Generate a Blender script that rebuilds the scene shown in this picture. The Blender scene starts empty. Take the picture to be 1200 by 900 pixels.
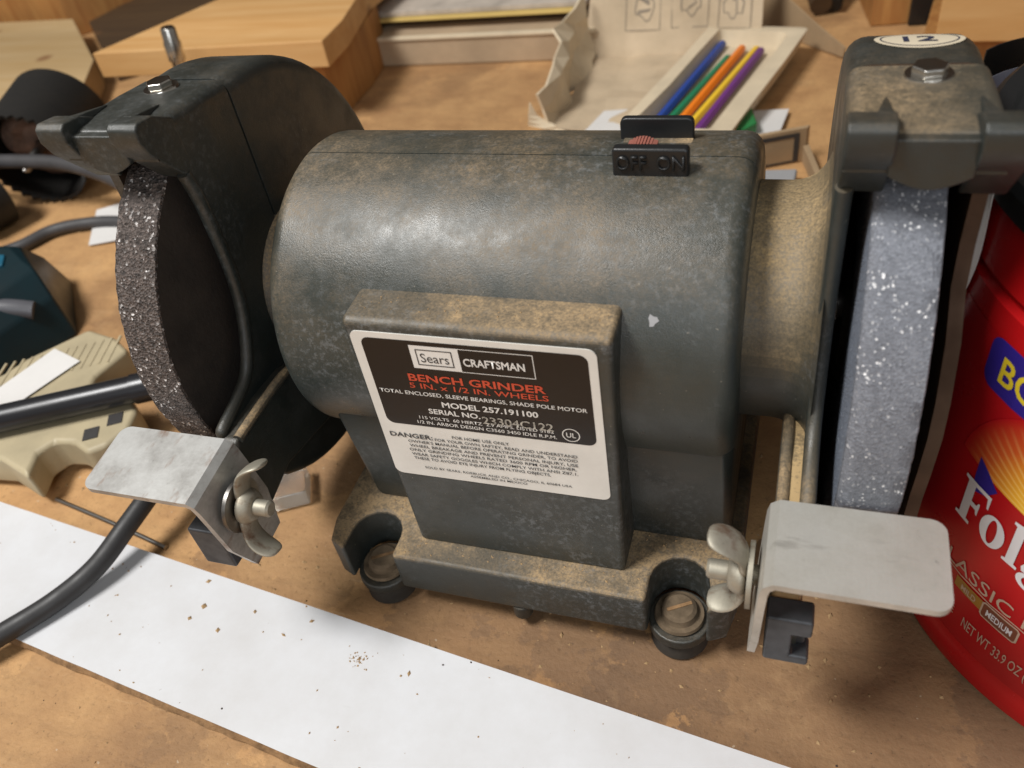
import bpy, bmesh, math, random
from mathutils import Vector, Matrix, noise as mnoise
random.seed(7)
SC = bpy.context.scene
COL = SC.collection
S = 0.001                      # everything below is written in millimetres
rad = math.radians

# ------------------------------------------------------------------ camera
yaw, pitch, roll = .41882, .72649, -.19011
cy, sy, cp, sp = math.cos(yaw), math.sin(yaw), math.cos(pitch), math.sin(pitch)
d = Vector((-sy * cp, cy * cp, -sp)); r = Vector((cy, sy, 0)); u = r.cross(d)
r2 = math.cos(roll) * r + math.sin(roll) * u
u2 = -math.sin(roll) * r + math.cos(roll) * u
cam = bpy.data.objects.new('camera', bpy.data.cameras.new('camera'))
COL.objects.link(cam); SC.camera = cam
M = Matrix((r2, u2, -d)).transposed().to_4x4()
M.translation = Vector((68.27, -188.12, 227.0)) * S
cam.matrix_world = M
cam.data.sensor_fit = 'HORIZONTAL'; cam.data.sensor_width = 36
cam.data.lens = 984.5 * 36 / 1200
cam.data.clip_start = .01; cam.data.clip_end = 50
cam.data.dof.use_dof = True
cam.data.dof.focus_distance = .228
cam.data.dof.aperture_fstop = 17

# ------------------------------------------------------------------ light
w = bpy.data.worlds.new('World'); SC.world = w; w.use_nodes = True
bg = w.node_tree.nodes['Background']
bg.inputs[0].default_value = (1, .945, .87, 1); bg.inputs[1].default_value = .185

def area(name, loc, target, size, power, col):
    L = bpy.data.lights.new(name, 'AREA'); L.shape = 'RECTANGLE'
    L.size, L.size_y = size; L.energy = power; L.color = col
    o = bpy.data.objects.new(name, L); COL.objects.link(o)
    o.location = Vector(loc)
    o.rotation_euler = (Vector(target) - Vector(loc)).to_track_quat('-Z', 'Y').to_euler()
    return o
area('shop_lamp', (-.52, -.37, 1.17), (-.02, .06, .05), (.46, .22), 18.8, (1, .985, .955))
area('front_fill', (.45, -1.35, .85), (0, 0, .08), (.7, .6), 6, (.90, .95, 1))  # fill light added in front to brighten the label, no real window

SC.view_settings.view_transform = 'Standard'; SC.view_settings.look = 'None'
SC.view_settings.exposure = 0; SC.view_settings.gamma = 1
SC.render.engine = 'CYCLES'
try:
    SC.cycles.use_denoising = True
except Exception:
    pass

# ------------------------------------------------------------------ node helpers
def newmat(name):
    m = bpy.data.materials.new(name); m.use_nodes = True
    nt = m.node_tree
    return m, nt, nt.nodes['Principled BSDF']

def lk(nt, a, b): nt.links.new(a, b)

def tex(nt, scale, detail=4, rough=.55, vec=None, kind='ShaderNodeTexNoise', stretch=None):
    n = nt.nodes.new(kind); n.inputs['Scale'].default_value = scale
    if 'Detail' in n.inputs: n.inputs['Detail'].default_value = detail
    if 'Roughness' in n.inputs and kind == 'ShaderNodeTexNoise': n.inputs['Roughness'].default_value = rough
    if vec is None:
        vec = nt.nodes.new('ShaderNodeTexCoord').outputs['Object']
    if stretch:
        mp = nt.nodes.new('ShaderNodeMapping'); mp.inputs['Scale'].default_value = stretch
        lk(nt, vec, mp.inputs['Vector']); vec = mp.outputs['Vector']
    lk(nt, vec, n.inputs['Vector'])
    return n

def ramp(nt, fac, stops):
    n = nt.nodes.new('ShaderNodeValToRGB')
    e = n.color_ramp.elements
    while len(e) < len(stops): e.new(.5)
    for i, (p, c) in enumerate(stops):
        e[i].position = p
        e[i].color = (c, c, c, 1) if isinstance(c, (int, float)) else (*c, 1)
    lk(nt, fac, n.inputs['Fac'])
    return n.outputs['Color']

def mix(nt, fac, a, b, mode='MIX'):
    n = nt.nodes.new('ShaderNodeMix'); n.data_type = 'RGBA'; n.blend_type = mode
    for sock, v in ((n.inputs['Factor'], fac), (n.inputs['A'], a), (n.inputs['B'], b)):
        pass
    fs = n.inputs[0]; A = n.inputs[6]; B = n.inputs[7]
    for sock, v in ((fs, fac), (A, a), (B, b)):
        if isinstance(v, (int, float)): sock.default_value = v
        elif isinstance(v, tuple): sock.default_value = (*v, 1)
        else: lk(nt, v, sock)
    return n.outputs[2]

def mth(nt, op, a, b=0.0, clamp=False):
    n = nt.nodes.new('ShaderNodeMath'); n.operation = op; n.use_clamp = clamp
    for s_, v in zip(n.inputs, (a, b)):
        if isinstance(v, (int, float)): s_.default_value = v
        else: lk(nt, v, s_)
    return n.outputs[0]

def bump(nt, b, h, strength=.3, dist=.0005, prev=None):
    n = nt.nodes.new('ShaderNodeBump'); n.inputs['Strength'].default_value = strength
    n.inputs['Distance'].default_value = dist
    lk(nt, h, n.inputs['Height'])
    if prev is not None: lk(nt, prev, n.inputs['Normal'])
    lk(nt, n.outputs['Normal'], b.inputs['Normal'])
    return n.outputs['Normal']

def plain(name, col, rough=.5, metal=0, nscale=0, namt=.25, bscale=0, bstr=.2, bdist=.0003, spec=.5):
    m, nt, b = newmat(name)
    b.inputs['Base Color'].default_value = (*col, 1); b.inputs['Roughness'].default_value = rough
    b.inputs['Metallic'].default_value = metal; b.inputs['Specular IOR Level'].default_value = spec
    if nscale:
        n = tex(nt, nscale, 6, .6)
        f = ramp(nt, n.outputs['Fac'], [(.3, 1 - namt), (.7, 1 + 0 * namt)])
        lk(nt, mix(nt, 1.0, col, f, 'MULTIPLY'), b.inputs['Base Color'])
        lk(nt, ramp(nt, n.outputs['Fac'], [(.3, min(1, rough * 1.2)), (.7, rough * .85)]), b.inputs['Roughness'])
    if bscale:
        bump(nt, b, tex(nt, bscale, 5).outputs['Fac'], bstr, bdist)
    return m

def painted(name, base, dust_amt, rough=.42, speck=1, dustcol=(.36, .235, .12)):
    """dark machine paint with a fine texture, dust lying on surfaces that face up"""
    m, nt, b = newmat(name)
    co = nt.nodes.new('ShaderNodeTexCoord').outputs['Object']
    big = tex(nt, 27, 6, .62, co); mid = tex(nt, 160, 6, .7, co); fine = tex(nt, 1500, 3, .6, co)
    geo = nt.nodes.new('ShaderNodeNewGeometry')
    sep = nt.nodes.new('ShaderNodeSeparateXYZ'); lk(nt, geo.outputs['True Normal'], sep.inputs[0])
    up = nt.nodes.new('ShaderNodeMapRange'); up.interpolation_type = 'SMOOTHSTEP'
    up.inputs['From Min'].default_value = -.15; up.inputs['From Max'].default_value = 1.0
    lk(nt, sep.outputs['Z'], up.inputs['Value'])
    blot = ramp(nt, big.outputs['Fac'], [(.44, 0.0), (.62, .85), (.75, 1.0)])
    med = mth(nt, 'MULTIPLY', ramp(nt, mid.outputs['Fac'], [(.32, .25), (.68, 1.0)]), ramp(nt, tex(nt, 620, 5, .7, co).outputs['Fac'], [(.30, .35), (.66, 1.15)]))
    f = mth(nt, 'MULTIPLY', mth(nt, 'MULTIPLY', blot, med), up.outputs['Result'])
    f = mth(nt, 'ADD', f, mth(nt, 'MULTIPLY', up.outputs['Result'], .16))
    sp_ = ramp(nt, fine.outputs['Fac'], [(.35, .55), (.68, 1.25)])
    f = mth(nt, 'MULTIPLY', mth(nt, 'MULTIPLY', f, dust_amt), sp_, True)
    b2 = tuple(c * .72 for c in base)
    paint = mix(nt, mid.outputs['Fac'], b2, base)
    spk = ramp(nt, tex(nt, 900, 2, .5, co).outputs['Fac'], [(.735, 0), (.77, .35 * speck)])
    paint = mix(nt, spk, paint, (.45, .40, .32))
    # mottled sheen painted as pale flecks, some chalky wear, and a few fine scratches
    sheen_chalk = mth(nt, 'MULTIPLY', ramp(nt, tex(nt, 560, 6, .75, co).outputs['Fac'], [(.50, 0), (.62, .55)]), ramp(nt, tex(nt, 19, 5, .65, co).outputs['Fac'], [(.47, 0), (.60, 1)]))
    paint = mix(nt, mth(nt, 'MULTIPLY', sheen_chalk, speck), paint, (.155, .17, .18))
    scr = ramp(nt, tex(nt, 240, 4, .8, co, stretch=(.06, 1, 1)).outputs['Fac'], [(.695, 0), (.72, .35)])
    paint = mix(nt, scr, paint, (.20, .19, .17))
    lk(nt, mix(nt, f, paint, dustcol), b.inputs['Base Color'])
    # polished and dull patches on the paint itself, matt where the dust lies
    gl = ramp(nt, tex(nt, 75, 6, .7, co).outputs['Fac'], [(.36, rough * .74), (.64, min(.9, rough * 1.45))])
    lk(nt, mix(nt, f, gl, (.95, .95, .95)), b.inputs['Roughness'])
    b.inputs['Specular IOR Level'].default_value = .8
    p = bump(nt, b, tex(nt, 2600, 3, .7, co).outputs['Fac'], .36, .00022)
    bump(nt, b, tex(nt, 1500, 3, .6, co).outputs['Fac'], .10, .0004, p)
    return m

def wood(name, a, c, along='X', scale=26, rough=.62, knots=True):
    m, nt, b = newmat(name)
    st = {'X': (.10, 1, 1), 'Y': (1, .10, 1), 'Z': (1, 1, .10)}[along]
    g = tex(nt, scale * 3.2, 8, .62, stretch=st)
    g2 = tex(nt, scale * .7, 4, .5, stretch=st)
    col = mix(nt, ramp(nt, g.outputs['Fac'], [(.33, 0), (.66, 1)]), a, c)
    col = mix(nt, ramp(nt, g2.outputs['Fac'], [(.35, 0), (.75, .55)]), col, tuple(x * .62 for x in c))
    if knots:
        k = nt.nodes.new('ShaderNodeTexVoronoi'); k.inputs['Scale'].default_value = 17
        lk(nt, nt.nodes.new('ShaderNodeTexCoord').outputs['Object'], k.inputs['Vector'])
        col = mix(nt, ramp(nt, k.outputs['Distance'], [(.07, .75), (.14, 0)]), col, (.20, .085, .03))
    lk(nt, col, b.inputs['Base Color']); b.inputs['Roughness'].default_value = rough
    bump(nt, b, g.outputs['Fac'], .15, .0006)
    return m

def bench_mat():
    m, nt, b = newmat('brown_hardboard')
    co = nt.nodes.new('ShaderNodeTexCoord').outputs['Object']
    big = tex(nt, 6.5, 6, .6, co); mid = tex(nt, 42, 7, .65, co); fine = tex(nt, 520, 4, .65, co)
    col = mix(nt, ramp(nt, mid.outputs['Fac'], [(.3, 0), (.7, 1)]), (.39, .212, .092), (.57, .335, .147))
    # dark grease stains with a soft edge
    st = ramp(nt, big.outputs['Fac'], [(.51, 0), (.57, .5), (.74, .7)])
    col = mix(nt, st, col, (.24, .13, .06))
    # darker patches with wobbly outlines at set spots on the board
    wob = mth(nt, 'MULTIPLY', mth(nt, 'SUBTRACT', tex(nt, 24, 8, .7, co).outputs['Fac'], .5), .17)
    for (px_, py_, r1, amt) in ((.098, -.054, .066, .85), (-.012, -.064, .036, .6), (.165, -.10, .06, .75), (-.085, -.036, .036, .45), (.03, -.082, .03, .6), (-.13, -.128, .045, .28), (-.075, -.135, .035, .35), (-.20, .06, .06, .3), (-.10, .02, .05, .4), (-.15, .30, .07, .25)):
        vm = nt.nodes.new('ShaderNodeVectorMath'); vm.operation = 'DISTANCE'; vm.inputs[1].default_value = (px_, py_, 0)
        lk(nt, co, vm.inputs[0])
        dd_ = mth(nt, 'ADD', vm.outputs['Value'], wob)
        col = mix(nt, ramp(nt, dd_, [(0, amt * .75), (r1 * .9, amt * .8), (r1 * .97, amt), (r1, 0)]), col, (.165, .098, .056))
    # pale scuffs running along the board
    sc_ = tex(nt, 120, 5, .7, co, stretch=(.05, 1, 1))
    col = mix(nt, ramp(nt, sc_.outputs['Fac'], [(.64, 0), (.70, .32)]), col, (.60, .44, .26))
    ds = ramp(nt, tex(nt, 17, 6, .7, co).outputs['Fac'], [(.56, 0), (.72, .55)])
    col = mix(nt, ds, col, (.50, .32, .16))
    sp_ = ramp(nt, fine.outputs['Fac'], [(.27, .62), (.40, 1.0), (.7, 1.08)])
    col = mix(nt, 1.0, col, sp_, 'MULTIPLY')
    fib = tex(nt, 190, 6, .7, co, stretch=(.22, 1, 1))
    col = mix(nt, 1.0, col, ramp(nt, fib.outputs['Fac'], [(.28, .82), (.46, 1.0), (.72, 1.07)]), 'MULTIPLY')
    wh = ramp(nt, tex(nt, 330, 2, .5, co).outputs['Fac'], [(.74, 0), (.76, .5)])
    col = mix(nt, wh, col, (.55, .45, .33))
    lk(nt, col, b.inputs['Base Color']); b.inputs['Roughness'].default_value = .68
    b.inputs['Specular IOR Level'].default_value = .35
    p = bump(nt, b, fine.outputs['Fac'], .45, .0008)
    bump(nt, b, mid.outputs['Fac'], .3, .0015, p)
    return m

def whiteboard_mat():
    m, nt, b = newmat('white_laminate')
    co = nt.nodes.new('ShaderNodeTexCoord').outputs['Object']
    n = tex(nt, 30, 8, .7, co)
    col = mix(nt, ramp(nt, n.outputs['Fac'], [(.38, 0), (.72, .6)]), (.67, .675, .695), (.55, .535, .525))
    sp_ = ramp(nt, tex(nt, 260, 3, .6, co).outputs['Fac'], [(.715, 0), (.75, .75)])
    patch = ramp(nt, tex(nt, 25, 3, .6, co).outputs['Fac'], [(.50, 0), (.60, 1)])
    col = mix(nt, mth(nt, 'MULTIPLY', sp_, patch), col, (.17, .10, .06))
    scr = tex(nt, 70, 6, .7, co, stretch=(.15, 1, 1))
    col = mix(nt, ramp(nt, scr.outputs['Fac'], [(.66, 0), (.72, .22)]), col, (.45, .42, .40))
    lk(nt, col, b.inputs['Base Color']); b.inputs['Roughness'].default_value = .33
    bump(nt, b, n.outputs['Fac'], .06, .0006)
    return m

def grit_mat(name, dark, light, spark, scale, rough=.75, sp_lo=.70, sp_amt=1.0, bmp=.8):
    m, nt, b = newmat(name)
    co = nt.nodes.new('ShaderNodeTexCoord').outputs['Object']
    v = nt.nodes.new('ShaderNodeTexVoronoi'); v.inputs['Scale'].default_value = scale
    lk(nt, co, v.inputs['Vector'])
    sepc = nt.nodes.new('ShaderNodeSeparateColor'); lk(nt, v.outputs['Color'], sepc.inputs[0])
    col = mix(nt, sepc.outputs[0], dark, light)
    big = tex(nt, 120, 5, .6, co)
    col = mix(nt, ramp(nt, big.outputs['Fac'], [(.35, 0), (.7, .5)]), col, tuple(x * .55 for x in light))
    sp_ = mth(nt, 'MULTIPLY', ramp(nt, sepc.outputs[1], [(sp_lo, 0), (sp_lo + .06, 1)]), ramp(nt, big.outputs['Fac'], [(.45, .1), (.6, sp_amt)]))
    col = mix(nt, sp_, col, spark)
    lk(nt, col, b.inputs['Base Color'])
    lk(nt, ramp(nt, sp_, [(0, rough), (1, .22)]), b.inputs['Roughness'])
    p = bump(nt, b, v.outputs['Distance'], bmp, .0009)
    bump(nt, b, tex(nt, scale * 2.2, 3, .6, co).outputs['Fac'], bmp * .6, .0005, p)
    return m

def plated(name, base, stain, rough=.34, metal=.85, streak=(.16, .075, .035), slo=.55, axis=(.25, 1, 1)):
    m, nt, b = newmat(name)
    co = nt.nodes.new('ShaderNodeTexCoord').outputs['Object']
    n = tex(nt, 75, 7, .68, co); n2 = tex(nt, 300, 5, .7, co); n3 = tex(nt, 130, 5, .6, co, stretch=axis)
    col = mix(nt, ramp(nt, n.outputs['Fac'], [(.36, 0), (.68, 1)]), base, stain)
    col = mix(nt, ramp(nt, n3.outputs['Fac'], [(slo, 0), (slo + .1, .75)]), col, streak)
    col = mix(nt, ramp(nt, n2.outputs['Fac'], [(.66, 0), (.76, .6)]), col, (.10, .09, .09))
    lk(nt, col, b.inputs['Base Color']); b.inputs['Metallic'].default_value = metal
    lk(nt, ramp(nt, n.outputs['Fac'], [(.3, rough), (.7, min(1, rough + .25))]), b.inputs['Roughness'])
    p = bump(nt, b, tex(nt, 900, 4, .7, co, stretch=(1, .04, 1)).outputs['Fac'], .10, .0003)
    bump(nt, b, n2.outputs['Fac'], .12, .0004, p)
    return m

def printed(name, col, rough=.6):
    return plain(name, col, rough, nscale=90, namt=.12)

MT = {}
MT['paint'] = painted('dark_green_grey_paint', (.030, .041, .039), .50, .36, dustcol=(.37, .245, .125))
MT['paint_low'] = painted('dark_green_grey_paint_clean', (.019, .026, .025), .22, .40, .45)
MT['paint_dusty'] = painted('dark_green_grey_paint_under_sawdust', (.034, .038, .033), 3.4, dustcol=(.50, .345, .165))
MT['paint_ledge'] = painted('dark_green_grey_paint_dusty_base', (.026, .033, .031), 1.5, dustcol=(.40, .275, .145))
MT['paint_guard'] = painted('dark_green_grey_paint_dusted', (.028, .036, .034), .85, .40, dustcol=(.40, .275, .145))
MT['black_plastic'] = plain('black_plastic', (.014, .015, .016), .38, nscale=200, bscale=1800, bstr=.12)
MT['rubber'] = plain('dusty_rubber', (.055, .047, .038), .75, nscale=120, namt=.5)
MT['cord'] = plain('cord_rubber', (.030, .029, .030), .5, nscale=90, namt=.4, bscale=700, bstr=.15)
MT['cable'] = plain('grey_cable', (.075, .072, .075), .5, nscale=60, namt=.4)
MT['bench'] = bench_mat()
MT['white_lam'] = whiteboard_mat()
MT['fibre_edge'] = plain('brown_fibre_edge', (.34, .195, .09), .9, nscale=220, namt=.6, bscale=500, bstr=.8, bdist=.0008)
MT['grit_coarse'] = grit_mat('coarse_grit', (.018, .015, .014), (.17, .135, .12), (.80, .76, .74), 1500, sp_lo=.90)
MT['grit_blue'] = grit_mat('fine_blue_grit', (.14, .15, .175), (.25, .265, .305), (.95, .95, .97), 2300, sp_lo=.925, bmp=.35)
MT['wheel_side'] = plain('dirty_wheel_side', (.045, .036, .03), .8, nscale=90, namt=.6, bscale=900, bstr=.5)
MT['wheel_side_blue'] = grit_mat('blue_wheel_side', (.16, .19, .25), (.26, .30, .38), (.7, .75, .85), 1800, sp_lo=.95)
MT['plate_l'] = plated('galvanised_rusty', (.60, .60, .585), (.29, .28, .265), .40, .68, (.21, .11, .06), .545, (1, .35, 1))
MT['plate_r'] = plated('galvanised_pale', (.64, .62, .57), (.44, .42, .375), .42, .62, (.30, .28, .25), .62)
MT['zinc'] = plated('yellowed_zinc', (.46, .43, .35), (.27, .245, .20), .45, .65)
MT['bright_bolt'] = plain('bright_bolt_steel', (.72, .69, .64), .22, 1, nscale=140, namt=.35)
MT['steel'] = plain('bare_steel', (.42, .40, .38), .32, 1, nscale=120, namt=.4)
MT['dark_steel'] = plain('dark_bracket_steel', (.085, .09, .10), .5, .5, nscale=140, namt=.4)
MT['dusty_screw'] = plain('dust_covered_screw', (.19, .135, .082), .85, .1, nscale=240, namt=.5, bscale=600, bstr=.4)
MT['brown_guard'] = plain('rust_brown_guard_inside', (.10, .055, .03), .8, nscale=60, namt=.5)
MT['red_button'] = plain('faded_red_plastic', (.33, .115, .085), .55, nscale=200)
MT['label_white'] = printed('aged_white_label', (.78, .755, .70), .38)
MT['label_black'] = plain('label_black_print', (.011, .010, .011), .24, nscale=60, namt=.3, bscale=70, bstr=.12, bdist=.001, spec=.4)
MT['ink_white'] = printed('ink_white', (.80, .78, .74), .4)
MT['ink_red'] = printed('ink_red', (.62, .075, .03), .4)
MT['ink_dark'] = printed('ink_dark', (.045, .042, .042), .5)
MT['ink_grey'] = plain('stamped_digits', (.62, .58, .50), .5, nscale=900, namt=.8)
MT['sticker'] = printed('cream_sticker', (.72, .62, .46), .55)
MT['ink_navy'] = printed('ink_navy', (.03, .035, .075), .5)
MT['pine'] = wood('pine', (.72, .44, .19), (.60, .32, .11), 'X')
MT['pine_pale'] = wood('pale_pine', (.58, .42, .23), (.50, .33, .15), 'X')
MT['pine_orange'] = wood('orange_pine', (.50, .26, .08), (.36, .15, .04), 'Z', 60, knots=False)
MT['wood_dark'] = wood('dark_wood', (.10, .055, .022), (.06, .032, .014), 'X')
MT['kraft'] = plain('kraft_card', (.42, .29, .165), .85, nscale=40, namt=.22, bscale=300, bstr=.1)
MT['ledge'] = plain('pale_card', (.50, .37, .24), .8, nscale=30, namt=.25)
MT['carton'] = plain('inside_of_carton', (.60, .47, .32), .8, nscale=36, namt=.25, bscale=60, bstr=.25, bdist=.002)
MT['cream_card'] = plain('cream_card', (.70, .58, .41), .75, nscale=50, namt=.18)
MT['carton_ink'] = printed('faded_print', (.25, .205, .155), .8)
MT['paper'] = plain('white_paper', (.72, .70, .68), .75, nscale=40, namt=.1)
MT['paper_yellow'] = plain('yellow_paper', (.66, .47, .15), .75, nscale=40, namt=.15)
MT['magazine'] = plain('printed_magazine_page', (.60, .52, .44), .6, nscale=45, namt=.45)
MT['red_can'] = plain('red_plastic', (.52, .008, .010), .27, nscale=30, namt=.1)
MT['can_label'] = plain('red_label_film', (.47, .008, .012), .24, nscale=30, namt=.1)
MT['blue_print'] = printed('blue_print', (.035, .02, .26), .35)
MT['yellow_print'] = printed('yellow_print', (.82, .62, .03), .4)
MT['tan_print'] = printed('tan_print', (.55, .40, .30), .4)
MT['brown_print'] = printed('brown_print', (.20, .06, .03), .4)
MT['ochre_print'] = printed('ochre_print', (.38, .19, .03), .4)
MT['white_print'] = printed('white_print', (.78, .76, .78), .35)
MT['teal'] = plain('dark_teal_plastic', (.005, .022, .029), .36, nscale=50, namt=.4, bscale=900, bstr=.1)
MT['teal_blue'] = plain('teal_blue_plastic', (.01, .13, .22), .4, nscale=70, namt=.5)
MT['grey_plastic'] = plain('grey_plastic', (.12, .12, .135), .4, nscale=50, namt=.3)
MT['beige'] = plain('beige_plastic', (.50, .42, .27), .5, nscale=60, namt=.25, bscale=60, bstr=.2)
MT['black_metal'] = plain('black_metal', (.022, .022, .026), .30, .2, nscale=60, namt=.4)
MT['saw_black'] = plain('black_saw_steel', (.022, .020, .018), .55, .3, nscale=90, namt=.5)
MT['pink_wood'] = plain('brownish_wood_core', (.25, .145, .10), .9, nscale=150, namt=.6, bscale=500, bstr=.6)
MT['crayon_blue'] = plain('blue_pencil', (.02, .06, .30), .5)
MT['crayon_green'] = plain('green_pencil', (.01, .20, .09), .5)
MT['crayon_orange'] = plain('orange_pencil', (.85, .21, .01), .5)
MT['crayon_yellow'] = plain('yellow_pencil', (.83, .52, .03), .5)
MT['crayon_purple'] = plain('purple_pencil', (.15, .03, .20), .5)
MT['green_leaf'] = plain('green_plastic', (.03, .24, .07), .45, nscale=60)
MT['grey_box'] = plain('grey_card', (.36, .36, .37), .6, nscale=40, namt=.15)
MT['pouch'] = plain('silver_blue_film', (.20, .215, .27), .25, .35, nscale=40, namt=.5)
MT['black_bag'] = plain('black_plastic_film', (.014, .015, .016), .25, nscale=40)
MT['dark_green_print'] = plain('dark_green_print', (.05, .06, .045), .4, nscale=150, namt=.8)
MT['sawdust'] = plain('sawdust', (.40, .26, .13), .95)
MT['dark_chip'] = plain('dark_crumbs', (.06, .04, .03), .9)
m, nt, b = newmat('clear_plastic')
b.inputs['Base Color'].default_value = (.92, .86, .78, 1); b.inputs['Roughness'].default_value = .12
b.inputs['Transmission Weight'].default_value = .9; b.inputs['IOR'].default_value = 1.45
MT['clear'] = m
# printed sunburst: radial gradient through the mesh's own UVs
m, nt, b = newmat('sunburst_print')
uv = nt.nodes.new('ShaderNodeTexCoord').outputs['UV']
sx = nt.nodes.new('ShaderNodeSeparateXYZ'); lk(nt, uv, sx.inputs[0])
ray = nt.nodes.new('ShaderNodeTexWave'); ray.inputs['Scale'].default_value = 9; lk(nt, uv, ray.inputs['Vector'])
base = ramp(nt, sx.outputs['Y'], [(0, (.95, .72, .05)), (.40, (.85, .42, .03)), (.72, (.58, .10, .02)), (1, (.47, .008, .012))])
lite = mix(nt, mth(nt, 'MULTIPLY', ramp(nt, ray.outputs['Fac'], [(.55, 0), (.9, .55)]), ramp(nt, sx.outputs['Y'], [(.2, 1), (.95, 0)])), base, (.95, .70, .25))
lk(nt, lite, b.inputs['Base Color']); b.inputs['Roughness'].default_value = .28
MT['sunburst'] = m

# ------------------------------------------------------------------ mesh helpers
def rot(ax, deg): return Matrix.Rotation(rad(deg), 4, ax)
def T(x, y, z): return Matrix.Translation((x, y, z))

class MB:
    def __init__(s): s.bm = bmesh.new(); s.layer = None
    def add(s, verts, faces, mtx=None, recalc=True):
        vs = [s.bm.verts.new(mtx @ Vector(v) if mtx else Vector(v)) for v in verts]
        fs = []
        for f in faces:
            try: fs.append(s.bm.faces.new([vs[i] for i in f]))
            except ValueError: pass
        if recalc: bmesh.ops.recalc_face_normals(s.bm, faces=fs)
        return s
    def box(s, a, b_, mtx=None):
        (x0, y0, z0), (x1, y1, z1) = a, b_
        v = [(x0, y0, z0), (x1, y0, z0), (x1, y1, z0), (x0, y1, z0), (x0, y0, z1), (x1, y0, z1), (x1, y1, z1), (x0, y1, z1)]
        return s.add(v, [(0, 3, 2, 1), (4, 5, 6, 7), (0, 1, 5, 4), (1, 2, 6, 5), (2, 3, 7, 6), (3, 0, 4, 7)], mtx)
    def prism(s, poly, a, b_, axis='Z', mtx=None, cap=True):
        n = len(poly)
        def P(p, t):
            return {'Z': (p[0], p[1], t), 'X': (t, p[0], p[1]), 'Y': (p[0], t, p[1])}[axis]
        v = [P(p, a) for p in poly] + [P(p, b_) for p in poly]
        f = [(i, (i + 1) % n, n + (i + 1) % n, n + i) for i in range(n)]
        if cap: f += [tuple(range(n))[::-1], tuple(range(n, 2 * n))]
        return s.add(v, f, mtx)
    def lathe(s, prof, mtx=None, n=48, cap=True, arc=None):
        """profile (axial, radius) turned round local X"""
        v, f = [], []
        a0, a1 = arc if arc else (0, 360)
        m_ = n if not arc else n + 1
        for (t, r_) in prof:
            for i in range(m_):
                a = rad(a0 + (a1 - a0) * i / n)
                v.append((t, r_ * math.cos(a), r_ * math.sin(a)))
        for k in range(len(prof) - 1):
            for i in range(n):
                j = (i + 1) % m_
                f.append((k * m_ + i, k * m_ + j, (k + 1) * m_ + j, (k + 1) * m_ + i))
        if cap and not arc:
            f.append(tuple(range(n))[::-1]); f.append(tuple(range((len(prof) - 1) * n, len(prof) * n)))
        return s.add(v, f, mtx)
    def tube(s, pts, r_, n=14, sub=8):
        P = [Vector(p) for p in pts]
        path = []
        for i in range(len(P) - 1):
            p0 = P[max(i - 1, 0)]; p1 = P[i]; p2 = P[i + 1]; p3 = P[min(i + 2, len(P) - 1)]
            for k in range(sub):
                t = k / sub
                path.append(.5 * ((2 * p1) + (p2 - p0) * t + (2 * p0 - 5 * p1 + 4 * p2 - p3) * t * t + (3 * p1 - p0 - 3 * p2 + p3) * t ** 3))
        path.append(P[-1])
        v, f = [], []
        for i, p in enumerate(path):
            dd = (path[min(i + 1, len(path) - 1)] - path[max(i - 1, 0)]).normalized()
            if i == 0:
                a = dd.cross(Vector((0, 0, 1)))
                a = a.normalized() if a.length > .1 else dd.cross(Vector((1, 0, 0))).normalized()
            else:
                a = (a - dd * a.dot(dd)).normalized()
            c = a.cross(dd)
            for k in range(n):
                t = 2 * math.pi * k / n
                v.append(tuple(p + r_ * (math.cos(t) * a + math.sin(t) * c)))
        for i in range(len(path) - 1):
            for k in range(n):
                f.append((i * n + k, i * n + (k + 1) % n, (i + 1) * n + (k + 1) % n, (i + 1) * n + k))
        f.append(tuple(range(n))); f.append(tuple(range((len(path) - 1) * n, len(path) * n)))
        return s.add(v, f)
    def grid(s, fn, nu, nv, mtx=None):
        v = [fn(i / nu, j / nv) for j in range(nv + 1) for i in range(nu + 1)]
        f = [(j * (nu + 1) + i, j * (nu + 1) + i + 1, (j + 1) * (nu + 1) + i + 1, (j + 1) * (nu + 1) + i) for j in range(nv) for i in range(nu)]
        return s.add(v, f, mtx)
    def build(s, name, mat, parent=None, bevel=0, seg=3, smooth=True, solid=0, soff=-1, ang=40, sharp=38, loc=None):
        me = bpy.data.meshes.new(name)
        if loc is not None: bmesh.ops.translate(s.bm, verts=s.bm.verts, vec=-Vector(loc))
        bmesh.ops.scale(s.bm, verts=s.bm.verts, vec=(S, S, S))
        s.bm.to_mesh(me); s.bm.free()
        me.materials.append(mat)
        if smooth:
            for p in me.polygons: p.use_smooth = True
            if not bevel: me.set_sharp_from_angle(angle=rad(sharp))
        o = bpy.data.objects.new(name, me); COL.objects.link(o)
        if loc is not None: o.location = Vector(loc) * S
        if parent:
            o.parent = parent
            # parents sit at their own place: keep the child where it was built
            o.location = o.location - PARENT_ORIGIN.get(parent, Vector((0, 0, 0)))
            PARENT_ORIGIN[o] = PARENT_ORIGIN.get(parent, Vector((0, 0, 0))) + o.location
        elif loc is not None:
            PARENT_ORIGIN[o] = Vector(loc) * S
        if bevel:
            bv = o.modifiers.new('bevel', 'BEVEL'); bv.width = bevel * S; bv.segments = seg
            bv.limit_method = 'ANGLE'; bv.angle_limit = rad(ang); bv.harden_normals = True
        if solid:
            sd = o.modifiers.new('thickness', 'SOLIDIFY'); sd.thickness = solid * S; sd.offset = soff
            es = o.modifiers.new('crisp_edges', 'EDGE_SPLIT'); es.split_angle = rad(35)
        return o
PARENT_ORIGIN = {}

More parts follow.
